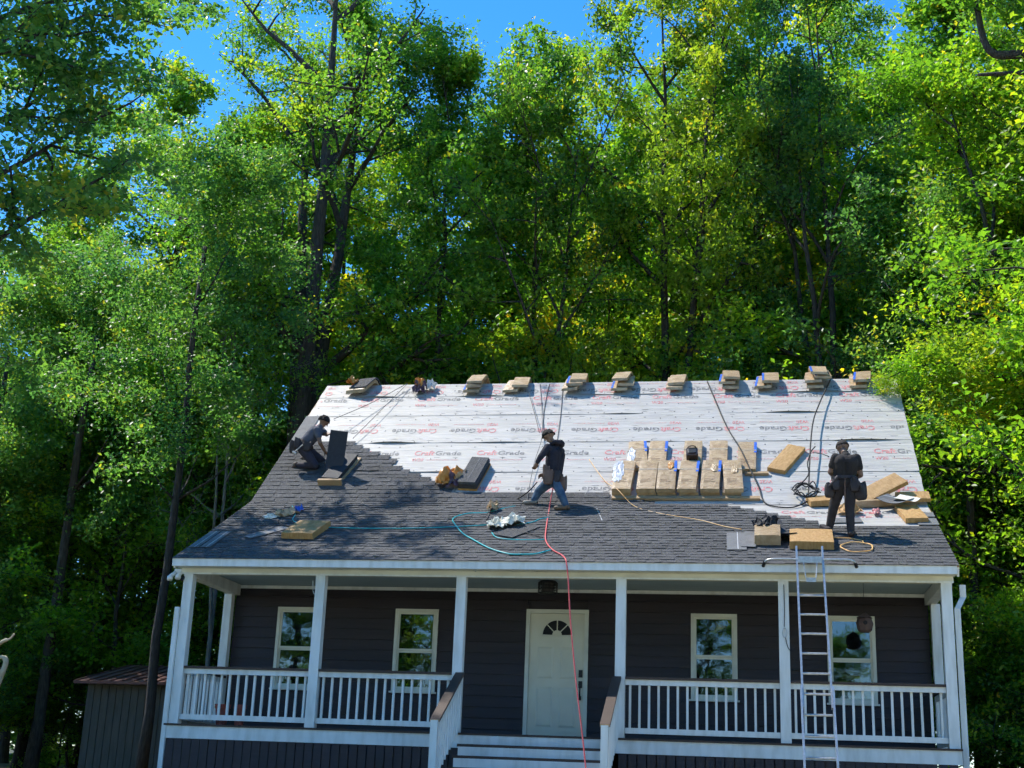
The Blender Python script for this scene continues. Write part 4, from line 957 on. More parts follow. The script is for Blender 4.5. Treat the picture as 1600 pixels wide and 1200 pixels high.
# ================================================================== PEOPLE
class Body:
    def __init__(s): s.p = []
    def cap(s, a, ra, b, rb, tag_): s.p.append((Vector(a), ra, Vector(b), rb, tag_))
    def ball(s, a, r, tag_): s.p.append((Vector(a), r, Vector(a)+Vector((0, 0, 0.001)), r, tag_))
    def build(s, name, mats, parent, voxel=0.0085, smooth=4):
        bm = bmesh.new()
        for a, ra, b, rb, _ in s.p:
            d = b-a; L = d.length
            rot = d.to_track_quat('Z', 'Y').to_matrix().to_4x4() if L > 0.002 else Matrix.Identity(4)
            for c, r in ((a, ra), (b, rb)) if L > 0.002 else ((a, ra),):
                bmesh.ops.create_uvsphere(bm, u_segments=14, v_segments=9, radius=r, matrix=Matrix.Translation(c))
            if L > 0.002:
                bmesh.ops.create_cone(bm, cap_ends=True, cap_tris=False, segments=14, radius1=ra, radius2=rb, depth=L, matrix=Matrix.Translation((a+b)/2) @ rot)
        me = bpy.data.meshes.new('tmp'); bm.to_mesh(me); bm.free()
        ob = bpy.data.objects.new('tmp', me); COL.objects.link(ob)
        m = ob.modifiers.new('r', 'REMESH'); m.mode = 'VOXEL'; m.voxel_size = voxel; m.use_smooth_shade = True
        if smooth:
            m2 = ob.modifiers.new('s', 'SMOOTH'); m2.factor = 0.5; m2.iterations = smooth
        dg = bpy.context.evaluated_depsgraph_get(); out = bpy.data.meshes.new_from_object(ob.evaluated_get(dg))
        bpy.data.objects.remove(ob); bpy.data.meshes.remove(me)
        n = len(out.polygons); cen = np.zeros(n*3); out.polygons.foreach_get('center', cen); cen = cen.reshape(-1, 3)
        tags = sorted(mats); best = np.full(n, 1e9); idx = np.zeros(n, int)
        for a, ra, b, rb, t in s.p:
            A = np.array(a); D = np.array(b)-A; tt = np.clip(((cen-A)@D)/max(D@D, 1e-9), 0, 1)
            dist = np.linalg.norm(cen-(A+tt[:, None]*D), axis=1)-(ra+(rb-ra)*tt)
            u = dist < best; best[u] = dist[u]; idx[u] = tags.index(t)
        out.materials.clear()
        for t in tags: out.materials.append(MAT[mats[t]])
        out.polygons.foreach_set('material_index', idx.astype(np.int32)); out.polygons.foreach_set('use_smooth', [True]*n)
        out.update(); return link(name, out, parent)
def hand(B, wrist, direc, palm_n, curl=0.6, side=1, t='skin'):
    d = Vector(direc).normalized(); n = (Vector(palm_n)-d*Vector(palm_n).dot(d)).normalized(); s = d.cross(n)*side
    w = Vector(wrist); c = w+d*0.055
    B.cap(w, 0.024, w+d*0.03, 0.026, t)
    for k in (-1, 0, 1): B.cap(w+d*0.03+s*0.014*k, 0.02, w+d*0.085+s*0.024*k, 0.017, t)
    for k, L in enumerate((0.068, 0.076, 0.072, 0.056)):
        b = w+d*0.09+s*(0.032-0.0215*k); d1 = (d+n*curl*0.7).normalized(); d2 = (d*0.5+n*curl*1.6).normalized()
        m1 = b+d1*L*0.52; B.cap(b, 0.0105, m1, 0.0095, t); B.cap(m1, 0.0095, m1+d2*L*0.5, 0.008, t)
    tb_ = w+d*0.03+s*0.03; td = (d*0.7+s*0.7+n*0.4).normalized(); m1 = tb_+td*0.045
    B.cap(tb_, 0.014, m1, 0.012, t); B.cap(m1, 0.012, m1+(d*0.9+n*0.6).normalized()*0.03, 0.0095, t)
def head(B, c, face, up, t='skin', r=1.0):
    f = Vector(face).normalized(); u = Vector(up); u = (u-f*u.dot(f)).normalized(); s = f.cross(u)
    c = Vector(c)
    B.ball(c+u*0.02*r-f*0.012*r, 0.092*r, t); B.ball(c+u*0.015+f*0.022*r, 0.082*r, t)
    B.cap(c-u*0.045+f*0.03*r, 0.058*r, c-u*0.088*r+f*0.052*r, 0.036*r, t)           # jaw, chin
    B.cap(c+f*0.098*r+u*0.005, 0.010, c+f*0.117*r-u*0.028, 0.0135, t)               # nose
    B.cap(c+f*0.09*r+u*0.03-s*0.035, 0.012, c+f*0.09*r+u*0.03+s*0.035, 0.012, t)      # brow
    B.cap(c+f*0.093*r-u*0.058-s*0.018, 0.009, c+f*0.093*r-u*0.058+s*0.018, 0.009, 'lip')
    for k in (-1, 1):
        B.ball(c+f*0.093*r+u*0.008+s*0.032*k, 0.0105, 'eye'); B.cap(c+s*0.085*r*k-u*0.018, 0.014, c+s*0.09*r*k+u*0.02-f*0.008, 0.017, t)
    return c, f, u, s
def shell(c, f, u, s, rx, ry, rz, cut, name, m, parent, seed=0, rough=0.006, thick=0.012, back=0.0):
    """hair or cap: part of an ellipsoid over the skull, with thickness"""
    q = MB(); n, k = 22, 12; vs = []
    for layer in (0, 1):
        for j in range(k+1):
            for i in range(n):
                a = 2*math.pi*i/n; fr_ = math.cos(a)
                ph_max = cut + back*(-fr_)
                ph = ph_max*j/k
                nz = 1+mnoise.noise(Vector((math.cos(a)*3+seed, math.sin(a)*3, ph*3)))*rough*14
                rr = (1.0 if layer == 0 else 0.86)*nz
                p = c+(f*math.cos(a)*math.sin(ph)*ry+s*math.sin(a)*math.sin(ph)*rx+u*math.cos(ph)*rz)*rr
                vs.append(p)
    fs = []; o2 = (k+1)*n
    for j in range(k):
        for i in range(n):
            i2 = (i+1) % n
            fs.append((j*n+i, (j+1)*n+i, (j+1)*n+i2, j*n+i2)); fs.append((o2+j*n+i2, o2+(j+1)*n+i2, o2+(j+1)*n+i, o2+j*n+i))
    for i in range(n): fs.append((k*n+i, o2+k*n+i, o2+k*n+(i+1) % n, k*n+(i+1) % n))
    q.add(vs, fs); return q.build(name, m, parent, smooth=True)
def V(*a): return Vector(a)
def torso(B, pel, chest, shL, shR, t, hip_t, rp=0.125, rc=0.125, hw=0.075):
    lat = (Vector(shR)-Vector(shL)).normalized(); pel, chest = Vector(pel), Vector(chest)
    for k in (-1, 1):
        B.cap(pel+lat*hw*k*0.8+V(0, 0, .06), rp*0.92, chest+lat*hw*k, rc, t)
    B.cap(pel-lat*hw, rp, pel+lat*hw, rp, hip_t)
    B.cap(Vector(shL), 0.072, chest, rc*0.95, t); B.cap(Vector(shR), 0.072, chest, rc*0.95, t)
def pouch(parent, c, w, d, h, m, rotz=0, tilt=0):
    q = MB(); n = 16; lv = ((0.0, .55), (0.06, .78), (0.25, .95), (0.55, 1.0), (0.8, .98), (1.0, .86), (1.0, .70), (0.86, .66)); vs = []
    for z_, k_ in lv:
        for i in range(n):
            a = 2*math.pi*i/n; ca, sa = math.cos(a), math.sin(a)
            sx_ = math.copysign(abs(ca)**0.6, ca); sy_ = math.copysign(abs(sa)**0.6, sa)
            vs.append((w/2*k_*sx_*(1+.06*math.sin(5*a+z_*4)), d/2*k_*sy_, h*z_+(0.02*math.sin(2*a) if z_ > .9 else 0)))
    q.add(vs, [(j*n+i, j*n+(i+1) % n, (j+1)*n+(i+1) % n, (j+1)*n+i) for j in range(len(lv)-1) for i in range(n)]+[tuple(range(n-1, -1, -1)), tuple((len(lv)-1)*n+i for i in range(n))]); o = q.build('tool_pouch', m, parent); o.location = c; o.rotation_euler = (tilt, 0, rotz); return o
def belt(parent, c, lat, rx, ry, m, h=0.045, tiltv=(0, 0, 1)):
    q = MB(); n = 26; c = Vector(c); up = Vector(tiltv).normalized(); lat = (Vector(lat)-up*Vector(lat).dot(up)).normalized(); fw = up.cross(lat); vs = []
    for r_, zz in ((1, -h/2), (1, h/2), (0.9, h/2), (0.9, -h/2)):
        vs += [c+lat*rx*r_*math.cos(2*math.pi*i/n)+fw*ry*r_*math.sin(2*math.pi*i/n)+up*zz for i in range(n)]
    fs = [(a*n+i, a*n+(i+1) % n, ((a+1) % 4)*n+(i+1) % n, ((a+1) % 4)*n+i) for a in range(4) for i in range(n)]
    q.add(vs, fs); return q.build('tool_belt', m, parent)

# --- hooded worker in jeans, facing left, mid stride
pw = empty('person', (-0.35, 2.75, 4.8)); tag(pw, 'person in black hooded jacket, jeans and tool belt stepping left on the roof', 'person', 'roofers at work')
off = -Vector(pw.location)
def O(*a): return Vector(a)+off
B = Body()
pel, chest = O(-0.34, 2.78, 5.42), O(-0.31, 2.76, 5.86)
shF, shB = O(-0.43, 2.60, 5.95), O(-0.24, 2.93, 5.96)
torso(B, pel, chest, shF, shB, 'top', 'top', 0.13, 0.135, 0.065)
B.cap(chest+V(0.03, 0, .04), 0.11, O(-0.33, 2.74, 6.06), 0.062, 'top'); B.cap(O(-0.33, 2.74, 6.04), 0.055, O(-0.40, 2.72, 6.13), 0.05, 'skin')
hc, hf, hu, hs = head(B, O(-0.43, 2.71, 6.19), (-0.72, -0.30, -0.65), (-0.6, 0, 0.8))
elF, haF = O(-0.535, 2.50, 5.75), O(-0.60, 2.50, 5.64)
B.cap(shF, 0.070, elF, 0.055, 'top'); B.cap(elF, 0.054, O(-0.585, 2.495, 5.665), 0.042, 'top'); hand(B, haF+V(0.01, 0, 0.02), (-0.35, 0.05, -0.9), (-0.6, 0.6, 0.2), 0.9, 1)
elB, haB = O(-0.30, 3.02, 5.66), O(-0.52, 2.98, 5.56)
B.cap(shB, 0.070, elB, 0.055, 'top'); B.cap(elB, 0.054, haB, 0.042, 'top'); hand(B, haB, (-0.9, -0.1, -0.3), (0, -0.5, -0.8), 0.9, -1)
hipF, knF, anF = O(-0.41, 2.84, 5.39), O(-0.615, 2.92, 5.23), O(-0.69, 2.93, 5.085)
hipB, knB, anB = O(-0.27, 2.68, 5.37), O(-0.165, 2.59, 5.11), O(-0.085, 2.60, 4.925)
B.cap(pel+V(-0.02, 0.05, -.02), 0.125, pel+V(0.03, -0.06, -.03), 0.125, 'jeans')
for h_, k_, a_ in ((hipF, knF, anF), (hipB, knB, anB)):
    B.cap(h_, 0.105, k_, 0.075, 'jeans'); B.cap(k_, 0.075, a_, 0.060, 'jeans')
B.cap(anF+V(0, 0, -0.01), 0.052, anF+V(0.02, 0, -0.05), 0.045, 'bootg'); B.cap(anF+V(0.03, 0, -0.045), 0.042, anF+V(-0.17, -0.02, -0.055), 0.036, 'bootg')
B.cap(anB+V(0, 0, -0.01), 0.055, anB+V(0.03, 0, -0.05), 0.048, 'boot'); B.cap(anB+V(0.04, 0, -0.045), 0.045, anB+V(-0.17, 0.0, -0.055), 0.038, 'boot')
B.build('body', {'top': 'black_cloth', 'skin': 'skin', 'lip': 'skin', 'eye': 'hair', 'jeans': 'jeans', 'boot': 'boot', 'bootg': 'boot_grey'}, pw)
shell(hc, hf, hu, hs, 0.108, 0.118, 0.125, 1.55, 'hair', 'hair', pw, 2, 0.012, back=0.35)
q = MB(); q.hexa([hc+hf*0.07+hu*0.055-hs*0.07, hc+hf*0.07+hu*0.055+hs*0.07, hc+hf*0.135+hu*0.032+hs*0.045, hc+hf*0.135+hu*0.032-hs*0.045], [hc+hf*0.07+hu*0.07-hs*0.07, hc+hf*0.07+hu*0.07+hs*0.07, hc+hf*0.135+hu*0.042+hs*0.045, hc+hf*0.135+hu*0.042-hs*0.045]); q.build('cap_brim', 'hair', pw)
q = MB(); q.tube(spline([O(-0.39, 2.65, 6.02), O(-0.29, 2.62, 6.05), O(-0.225, 2.69, 6.055), O(-0.215, 2.79, 6.05), O(-0.28, 2.86, 6.05), O(-0.36, 2.84, 6.02)], 5), [0.03]*5+[0.046]*5+[0.062]*5+[0.062]*5+[0.04]*6, 10); q.build('hood', 'black_cloth', pw, smooth=True)
belt(pw, pel+V(0, 0, 0.07), (0.5, 0.85, 0), 0.205, 0.155, 'leather_dark', 0.05)
pouch(pw, O(-0.40, 2.57, 5.28), 0.19, 0.09, 0.26, 'leather', 0.15); pouch(pw, O(-0.44, 2.60, 5.46), 0.13, 0.07, 0.16, 'leather', 0.1); pouch(pw, O(-0.14, 2.62, 5.16), 0.14, 0.10, 0.27, 'leather', -0.4)
pouch(pw, O(-0.24, 2.575, 5.32), 0.12, 0.07, 0.2, 'leather_dark', -0.1)
q = MB(); q.tube(spline([O(-0.13, 2.6, 5.42), O(-0.08, 2.58, 5.35), O(-0.10, 2.57, 5.18), O(-0.15, 2.58, 5.1)], 5), 0.008, 6); q.build('lanyard', 'greyrope', pw)

# --- worker in black seen from behind
pw = empty('person', (4.5, 1.3, 4.1)); tag(pw, 'person in black T-shirt and trousers standing with back turned above the ladder', 'person', 'roofers at work')
off = -Vector(pw.location); B = Body()
pel, chest = O(4.545, 1.30, 5.02), O(4.575, 1.24, 5.33); shL, shR = O(4.415, 1.25, 5.41), O(4.74, 1.25, 5.40)
torso(B, pel, chest, shL, shR, 'top', 'pants', 0.12, 0.125, 0.075)
B.cap(O(4.58, 1.26, 5.42), 0.085, O(4.575, 1.28, 5.48), 0.06, 'top'); B.cap(O(4.575, 1.28, 5.46), 0.055, O(4.55, 1.34, 5.56), 0.052, 'skin')
hc, hf, hu, hs = head(B, O(4.54, 1.38, 5.61), (-0.45, 0.70, -0.52), (-0.1, 0.35, 0.93))
for s_, sh, el, wr_, hd in ((-1, shL, O(4.335, 1.30, 5.185), O(4.44, 1.55, 5.13), (0.6, 0.7, 0.0)), (1, shR, O(4.795, 1.30, 5.14), O(4.68, 1.55, 5.12), (-0.6, 0.7, 0.0))):
    mid = sh.lerp(el, 0.55)
    B.cap(sh, 0.074, mid, 0.070, 'top'); B.cap(mid, 0.050, el, 0.046, 'skin'); B.cap(el, 0.045, wr_, 0.031, 'skin'); hand(B, wr_, hd, (0, 0.2, -0.9), 0.8, s_)
for (h_, k_, a_) in ((O(4.465, 1.30, 4.96), O(4.365, 1.38, 4.62), O(4.30, 1.47, 4.33)), (O(4.635, 1.30, 4.96), O(4.61, 1.29, 4.59), O(4.615, 1.28, 4.245))):
    B.cap(h_, 0.108, k_, 0.076, 'pants'); B.cap(k_, 0.076, a_, 0.060, 'pants')
    B.cap(a_+V(0, 0, -.02), 0.055, a_+V(0.0, -0.02, -0.06), 0.050, 'boot'); B.cap(a_+V(0, -0.04, -0.055), 0.045, a_+V(0.05 if h_.x > 0.05 else -0.05, 0.15, -0.02), 0.040, 'boot')
B.build('body', {'top': 'black_tee', 'skin': 'skin_dark', 'lip': 'skin_dark', 'eye': 'hair', 'pants': 'dark_trousers', 'boot': 'boot_dark'}, pw)
shell(hc, hf, hu, hs, 0.107, 0.116, 0.122, 1.45, 'cap', 'black_tee', pw, 5, 0.004, back=0.25)
q = MB(); q.tube([hc+hu*0.10-hf*0.02, hc+hu*0.15-hf*0.05], [0.05, 0.01], 10); q.build('cap_peak', 'black_tee', pw)
belt(pw, pel+V(0, 0, 0.06), (1, 0, 0), 0.205, 0.150, 'leather_dark', 0.05)
pouch(pw, O(4.30, 1.24, 4.76), 0.15, 0.12, 0.22, 'leather_dark', 0.5, 0.1); pouch(pw, O(4.79, 1.24, 4.72), 0.20, 0.13, 0.28, 'leather_dark', -0.5, 0.1); pouch(pw, O(4.40, 1.17, 4.86), 0.12, 0.08, 0.18, 'leather_dark', 0.2, 0.05); pouch(pw, O(4.69, 1.16, 4.84), 0.14, 0.08, 0.2, 'leather_dark', -0.2, 0.05)
q = MB(); q.tube([O(4.545, 1.14, 5.05), O(4.535, 1.15, 4.80), O(4.53, 1.18, 4.62)], [0.010, 0.012, 0.006], 6); q.build('strap', 'leather', pw)
q = MB(); q.tube(spline([O(4.44, 1.14, 5.08), O(4.36, 1.15, 4.98), O(4.26, 1.2, 4.88)], 5), 0.03, 8); q.build('flap', 'leather_dark', pw, smooth=True)
q = MB(); q.tube(spline([O(4.66, 1.14, 5.08), O(4.74, 1.15, 4.98), O(4.83, 1.2, 4.86)], 5), 0.035, 8); q.build('flap', 'leather_dark', pw, smooth=True)

# nail gun at his left boot
ng = empty('nail_gun'); ng.matrix_world = RM(4.23, 1.65, 0.02, 0.4); tag(ng, 'dark nail gun lying beside the left boot of the black clad worker', 'nail gun')
q = MB(); rbox(q, 0.09, 0.26, 0.10, 0.03); q.build('housing', 'leather_dark', ng)
q = MB(); q.tube([(0.0, 0.10, 0.05), (0.14, 0.14, 0.06)], 0.022, 8); q.build('grip', 'black', ng)
q = MB(); q.tube([(-0.11, -0.08, 0.05), (0.03, -0.10, 0.05)], 0.05, 12); q.build('magazine', 'black', ng)
q = MB(); q.tube([(0, -0.13, 0.05), (0, -0.24, 0.03)], [0.025, 0.014], 8); q.build('nose', 'alu', ng)

# --- kneeling worker in grey shirt
pw = empty('person', (-5.35, 4.0, 5.9)); tag(pw, 'person in grey shirt kneeling beside the black shingle stack', 'person', 'roofers at work')
off = -Vector(pw.location); B = Body()
pel, chest = O(-5.41, 4.02, 6.34), O(-5.235, 4.10, 6.66); shL, shR = O(-5.16, 3.95, 6.66), O(-5.17, 4.28, 6.74)
torso(B, pel, chest, shL, shR, 'top', 'pants', 0.125, 0.128, 0.07)
B.cap(chest, 0.10, O(-5.165, 4.13, 6.78), 0.058, 'top'); B.cap(O(-5.175, 4.13, 6.77), 0.052, O(-5.13, 4.15, 6.86), 0.05, 'skin')
hc, hf, hu, hs = head(B, O(-5.105, 4.15, 6.90), (0.72, 0.25, -0.62), (0.55, 0.1, 0.83))
for s_, sh, el, wr_, hd in ((-1, shR, O(-5.03, 4.16, 6.63), O(-4.93, 3.95, 6.59), (0.8, -0.45, -0.2)), (1, shL, O(-5.06, 3.90, 6.40), O(-5.01, 4.05, 6.28), (0.5, 0.5, -0.5))):
    mid = sh.lerp(el, 0.5)
    B.cap(sh, 0.070, mid, 0.064, 'top'); B.cap(mid, 0.046, el, 0.042, 'skin'); B.cap(el, 0.041, wr_, 0.029, 'skin'); hand(B, wr_, hd, (0.1, 0.1, -1), 0.6, s_)
for (h_, k_, a_) in ((O(-5.39, 4.13, 6.31), O(-5.13, 4.26, 6.145), O(-5.47, 4.34, 6.17)), (O(-5.40, 3.92, 6.29), O(-5.14, 3.96, 5.965), O(-5.50, 4.06, 5.99))):
    B.cap(h_, 0.108, k_, 0.080, 'pants'); B.cap(k_, 0.076, a_, 0.058, 'pants')
    B.cap(a_, 0.05, a_+V(-0.09, 0.02, 0.02), 0.05, 'boot'); B.cap(a_+V(-0.06, 0, 0.03), 0.045, a_+V(-0.13, 0.02, -0.05), 0.036, 'boot')
B.build('body', {'top': 'grey_shirt', 'skin': 'skin', 'lip': 'skin', 'eye': 'hair', 'pants': 'navy_trousers', 'boot': 'boot_dark'}, pw)
shell(hc, hf, hu, hs, 0.108, 0.118, 0.124, 1.6, 'hair', 'hair', pw, 8, 0.016, back=0.4)
belt(pw, pel+V(0.03, 0.01, 0.06), (-0.1, 1, 0.1), 0.20, 0.155, 'leather_dark', 0.05, (0.45, 0.1, 0.85))
pouch(pw, O(-5.60, 3.93, 6.20), 0.16, 0.14, 0.24, 'leather_dark', 0.4, 0.15); pouch(pw, O(-5.30, 3.84, 6.22), 0.17, 0.09, 0.18, 'leather_dark', 0.0); pouch(pw, O(-5.50, 3.86, 6.28), 0.12, 0.10, 0.2, 'leather_dark', 0.3)
q = MB(); q.tube([O(-5.52, 3.80, 6.20), O(-5.36, 3.78, 6.33)], 0.012, 6); q.tube([O(-5.56, 3.80, 6.20), O(-5.48, 3.80, 6.16)], 0.024, 8); q.build('hammer', 'alu', pw)

# ================================================================== SHED AND DEAD WOOD
sh = empty('shed', (-10.85, 11.2, 0)); sh.scale = (0.9, 0.9, 0.87); tag(sh, 'low shade-toned grey shed with rusty red roof among the left trees', 'shed')
q = MB(); q.b2((-1.85, -0.9, 0), (1.85, 1.5, 2.55)); q.build('wall', 'shed_wall', sh)
for i in range(18):
    q = MB(); x = -1.87+i*0.208; q.b2((x, -0.93, 0.05), (x+0.19, -0.903, 2.5)); q.build('wall_board', 'shed_wall', sh)
for sy in (0,):
    q = MB(); q.hexa([(-2.1, -1.3, 2.50), (2.1, -1.3, 2.52), (2.1, 1.8, 3.2), (-2.1, 1.8, 3.2)], [(-2.1, -1.3, 2.57), (2.1, -1.3, 2.59), (2.1, 1.8, 3.27), (-2.1, 1.8, 3.27)]); q.build('roof', 'shed_roof', sh)
for i in range(14):
    x = -2.05+i*0.315; q = MB(); q.hexa([(x, -1.31, 2.572+0.0015*i), (x+0.05, -1.31, 2.572+0.0015*i), (x+0.05, 1.8, 3.272), (x, 1.8, 3.272)], [(x, -1.31, 2.60+0.0015*i), (x+0.05, -1.31, 2.60+0.0015*i), (x+0.05, 1.8, 3.30), (x, 1.8, 3.30)]); q.build('roof_rib', 'shed_roof', sh)
q = MB()
q.tube(spline([(-10.62, 3, 1.2), (-10.5, 3, 1.75), (-10.42, 3, 2.0), (-10.46, 3, 2.12), (-10.62, 3, 2.13)], 5), [0.06]*8+[0.05]*8+[0.035]*5, 9)
q.tube(spline([(-10.7, 3, 2.3), (-10.52, 2.98, 2.42), (-10.40, 3, 2.47), (-10.33, 3, 2.56)], 5), [0.035]*8+[0.02]*8, 8)
q.tube(spline([(-10.52, 3, 1.2), (-10.62, 3.0, 1.7), (-10.75, 3, 2.35)], 5), [0.07]*6+[0.05]*5, 9)
o = q.build('dead_branch', 'deadwood', smooth=True); tag(o, 'bleached bare dead branch at the left edge', 'branch')

# ================================================================== TREES
def gen_tree(seed, H, base, RAD, nprim=15, nsec=6, nter=5, lpt=62, leaf=0.12, trunk_r=0.2, fork=False, lean=0.0, lsp=0.17, shape=0.45):
    r = np.random.RandomState(seed)
    segs = []      # (points, radii, sides)
    n = 12; tp = np.zeros((n+1, 3))
    wob = r.normal(0, 0.10, (n+1, 2)).cumsum(0); wob -= wob[0]
    for i in range(n+1):
        t = i/n; tp[i] = (wob[i, 0]*t+lean*t*H*0.2, wob[i, 1]*t, H*0.96*t)
    segs.append((tp, trunk_r*(1-np.linspace(0, 1, n+1)**0.8*0.93)*np.concatenate([[1.35], np.ones(n)]), 9))
    def ontrunk(tp_, t):
        x = t*(len(tp_)-1); i = min(int(x), len(tp_)-2); return tp_[i]+(tp_[i+1]-tp_[i])*(x-i)
    trunks = [(tp, 1.0)]
    if fork:
        for kf in range(fork):
            t0 = r.uniform(0.22, 0.42); a = r.uniform(0, 6.28); p0 = ontrunk(tp, t0); m = 8; q = np.zeros((m+1, 3))
            L = H*(0.93-t0)*r.uniform(.85, 1.0); sp = RAD*r.uniform(.35, .6)
            for i in range(m+1):
                t = i/m; q[i] = p0+np.array([math.cos(a)*sp*t**0.8, math.sin(a)*sp*t**0.8, L*t])+r.normal(0, .06, 3)*t
            segs.append((q, trunk_r*0.62*(1-np.linspace(0, 1, m+1)*0.9), 7)); trunks.append((q, 0.7))
    leaves = []; tones = []
    ga = r.uniform(0, 6.28)
    tw = np.array([w for _, w in trunks]); tw = tw/tw.sum()
    for i in range(nprim):
        ti = r.choice(len(trunks), p=tw); tr = trunks[ti][0]
        f = (i+r.uniform(.1, .9))/nprim
        zt = base+(1-base)*f
        if ti == 0: p = ontrunk(tr, min(zt, .985))
        else: p = ontrunk(tr, min(max(.15, f), .98))
        ga += 2.4+r.normal(0, .35)
        prof = math.sqrt(max(0.06, 1-((f-shape)/(1.02-shape if f > shape else shape+0.35))**2))
        L = RAD*prof*r.uniform(.75, 1.15); el = R(8+58*f+r.normal(0, 9))
        d = np.array([math.cos(ga)*math.cos(el), math.sin(ga)*math.cos(el), math.sin(el)])
        m = 5; pts = [p]; dd = d.copy()
        for k in range(m):
            dd = dd+r.normal(0, .13, 3)+np.array([0, 0, 0.05]); dd /= np.linalg.norm(dd); pts.append(pts[-1]+dd*L/m)
        pts = np.array(pts); r0 = trunk_r*0.36*(1-f*0.6); segs.append((pts, r0*(1-np.linspace(0, 1, m+1)*.85), 6))
        tone_p = r.normal(0, .10)
        for j in range(nsec):
            g = 0.22+0.78*(j+r.uniform(0, 1))/nsec; q0 = ontrunk(pts, min(g, .99))
            ax = ontrunk(pts, 1.0)-p; ax /= np.linalg.norm(ax)
            sd = ax*0.55+r.normal(0, .62, 3)*np.array([1, 1, .55]); sd /= np.linalg.norm(sd)
            Ls = L*r.uniform(.28, .5)*(1.15-g*.45)+0.25
            s2 = [q0]; d2 = sd.copy()
            for k in range(3):
                d2 = d2+r.normal(0, .18, 3)+np.array([0, 0, .02]); d2 /= np.linalg.norm(d2); s2.append(s2[-1]+d2*Ls/3)
            s2 = np.array(s2); segs.append((s2, r0*.32*(1-np.linspace(0, 1, 4)*.8)+0.004, 4))
            tone_s = tone_p+r.normal(0, .10)
            for k in range(nter):
                h = 0.15+0.85*(k+r.uniform(0, 1))/nter; t0 = ontrunk(s2, min(h, .99))
                td = sd*.5+r.normal(0, .7, 3)*np.array([1, 1, .5]); td /= np.linalg.norm(td); Lt = Ls*r.uniform(.3, .6)+0.15
                t1 = t0+td*Lt; segs.append((np.array([t0, t1]), np.array([0.009, 0.004]), 3))
                c = max(8, int(lpt*r.uniform(.5, 1.5)))
                u = r.uniform(0, 1.1, c)[:, None]
                P = t0+(t1-t0)*u+r.normal(0, lsp, (c, 3))*np.array([1, 1, .62])
                leaves.append(P); tones.append(np.clip(0.42+tone_s+r.normal(0, .13)+r.normal(0, .11, c), 0, 1))
    # branches mesh
    mb = MB()
    for pts, rad, sides in segs: mb.tube([tuple(p) for p in pts], list(rad), sides, caps=False)
    P = np.concatenate(leaves); T = np.concatenate(tones); N_ = len(P)
    T = np.where(r.rand(N_) < 0.03, r.uniform(.85, 1.0, N_), T)
    nrm = np.stack([r.normal(0, .55, N_), r.normal(0, .55, N_), np.ones(N_)*0.75+r.normal(0, .3, N_)], 1); nrm /= np.linalg.norm(nrm, axis=1)[:, None]
    d = r.normal(0, 1, (N_, 3)); d[:, 2] -= 0.45; d -= nrm*(d*nrm).sum(1)[:, None]; d /= np.linalg.norm(d, axis=1)[:, None]
    s = np.cross(nrm, d); ln = (leaf*r.uniform(.65, 1.3, N_))[:, None]
    v = np.empty((N_, 4, 3)); v[:, 0] = P-d*ln*.5; v[:, 2] = P+d*ln*.5
    v[:, 1] = P+s*ln*.30+nrm*ln*.10-d*ln*.04; v[:, 3] = P-s*ln*.30+nrm*ln*.10-d*ln*.04
    me = bpy.data.meshes.new('crown'); me.vertices.add(N_*4); me.vertices.foreach_set('co', v.reshape(-1).astype(np.float32))
    base_i = (np.arange(N_)*4)[:, None]; tri = np.concatenate([base_i+np.array([0, 1, 2]), base_i+np.array([0, 2, 3])], 1).reshape(-1)
    me.loops.add(N_*6); me.loops.foreach_set('vertex_index', tri.astype(np.int32))
    me.polygons.add(N_*2); me.polygons.foreach_set('loop_start', (np.arange(N_*2)*3).astype(np.int32))
    me.update(calc_edges=True)
    at = me.attributes.new('tone', 'FLOAT', 'FACE'); at.data.foreach_set('value', np.repeat(T, 2).astype(np.float32))
    return mb, me

TREES = {}
def variant(key, **kw): TREES[key] = gen_tree(**kw)
variant('tall_a', seed=1, H=22, base=0.32, RAD=4.6, nprim=24, lpt=62, leaf=0.15, trunk_r=0.30, fork=1)
variant('tall_b', seed=2, H=22, base=0.28, RAD=4.2, nprim=24, lpt=66, leaf=0.135, trunk_r=0.24, fork=2)
variant('oak', seed=12, H=27, base=0.44, RAD=5.2, nprim=30, nsec=7, lpt=62, leaf=0.13, trunk_r=0.50, fork=2)
variant('left', seed=21, H=22, base=0.34, RAD=6.2, nprim=38, nsec=8, lpt=84, leaf=0.16, trunk_r=0.34, fork=1)
variant('tall_c', seed=3, H=21, base=0.22, RAD=4.4, nprim=24, lpt=62, leaf=0.155, trunk_r=0.22)
variant('broad', seed=4, H=17, base=0.18, RAD=4.8, nprim=22, lpt=66, leaf=0.14, trunk_r=0.20, fork=1)
variant('airy', seed=5, H=15, base=0.30, RAD=3.6, nprim=18, nsec=6, nter=5, lpt=46, leaf=0.11, trunk_r=0.13, fork=1, lsp=0.24)
variant('young', seed=6, H=9, base=0.12, RAD=2.9, nprim=16, nsec=6, nter=5, lpt=52, leaf=0.115, trunk_r=0.09, lsp=0.17)
variant('near', seed=7, H=17, base=0.14, RAD=4.4, nprim=28, nsec=8, nter=6, lpt=54, leaf=0.115, trunk_r=0.22, fork=1, lsp=0.18)
variant('bush', seed=8, H=3.2, base=0.05, RAD=1.9, nprim=12, nsec=5, nter=4, lpt=60, leaf=0.09, trunk_r=0.04, lsp=0.16)
variant('spray', seed=9, H=1.1, base=0.1, RAD=0.75, nprim=9, nsec=4, nter=3, lpt=16, leaf=0.10, trunk_r=0.012, lsp=0.11)
TREES['spray'][1].materials.append(LEAF['yellow'])
TM = {}
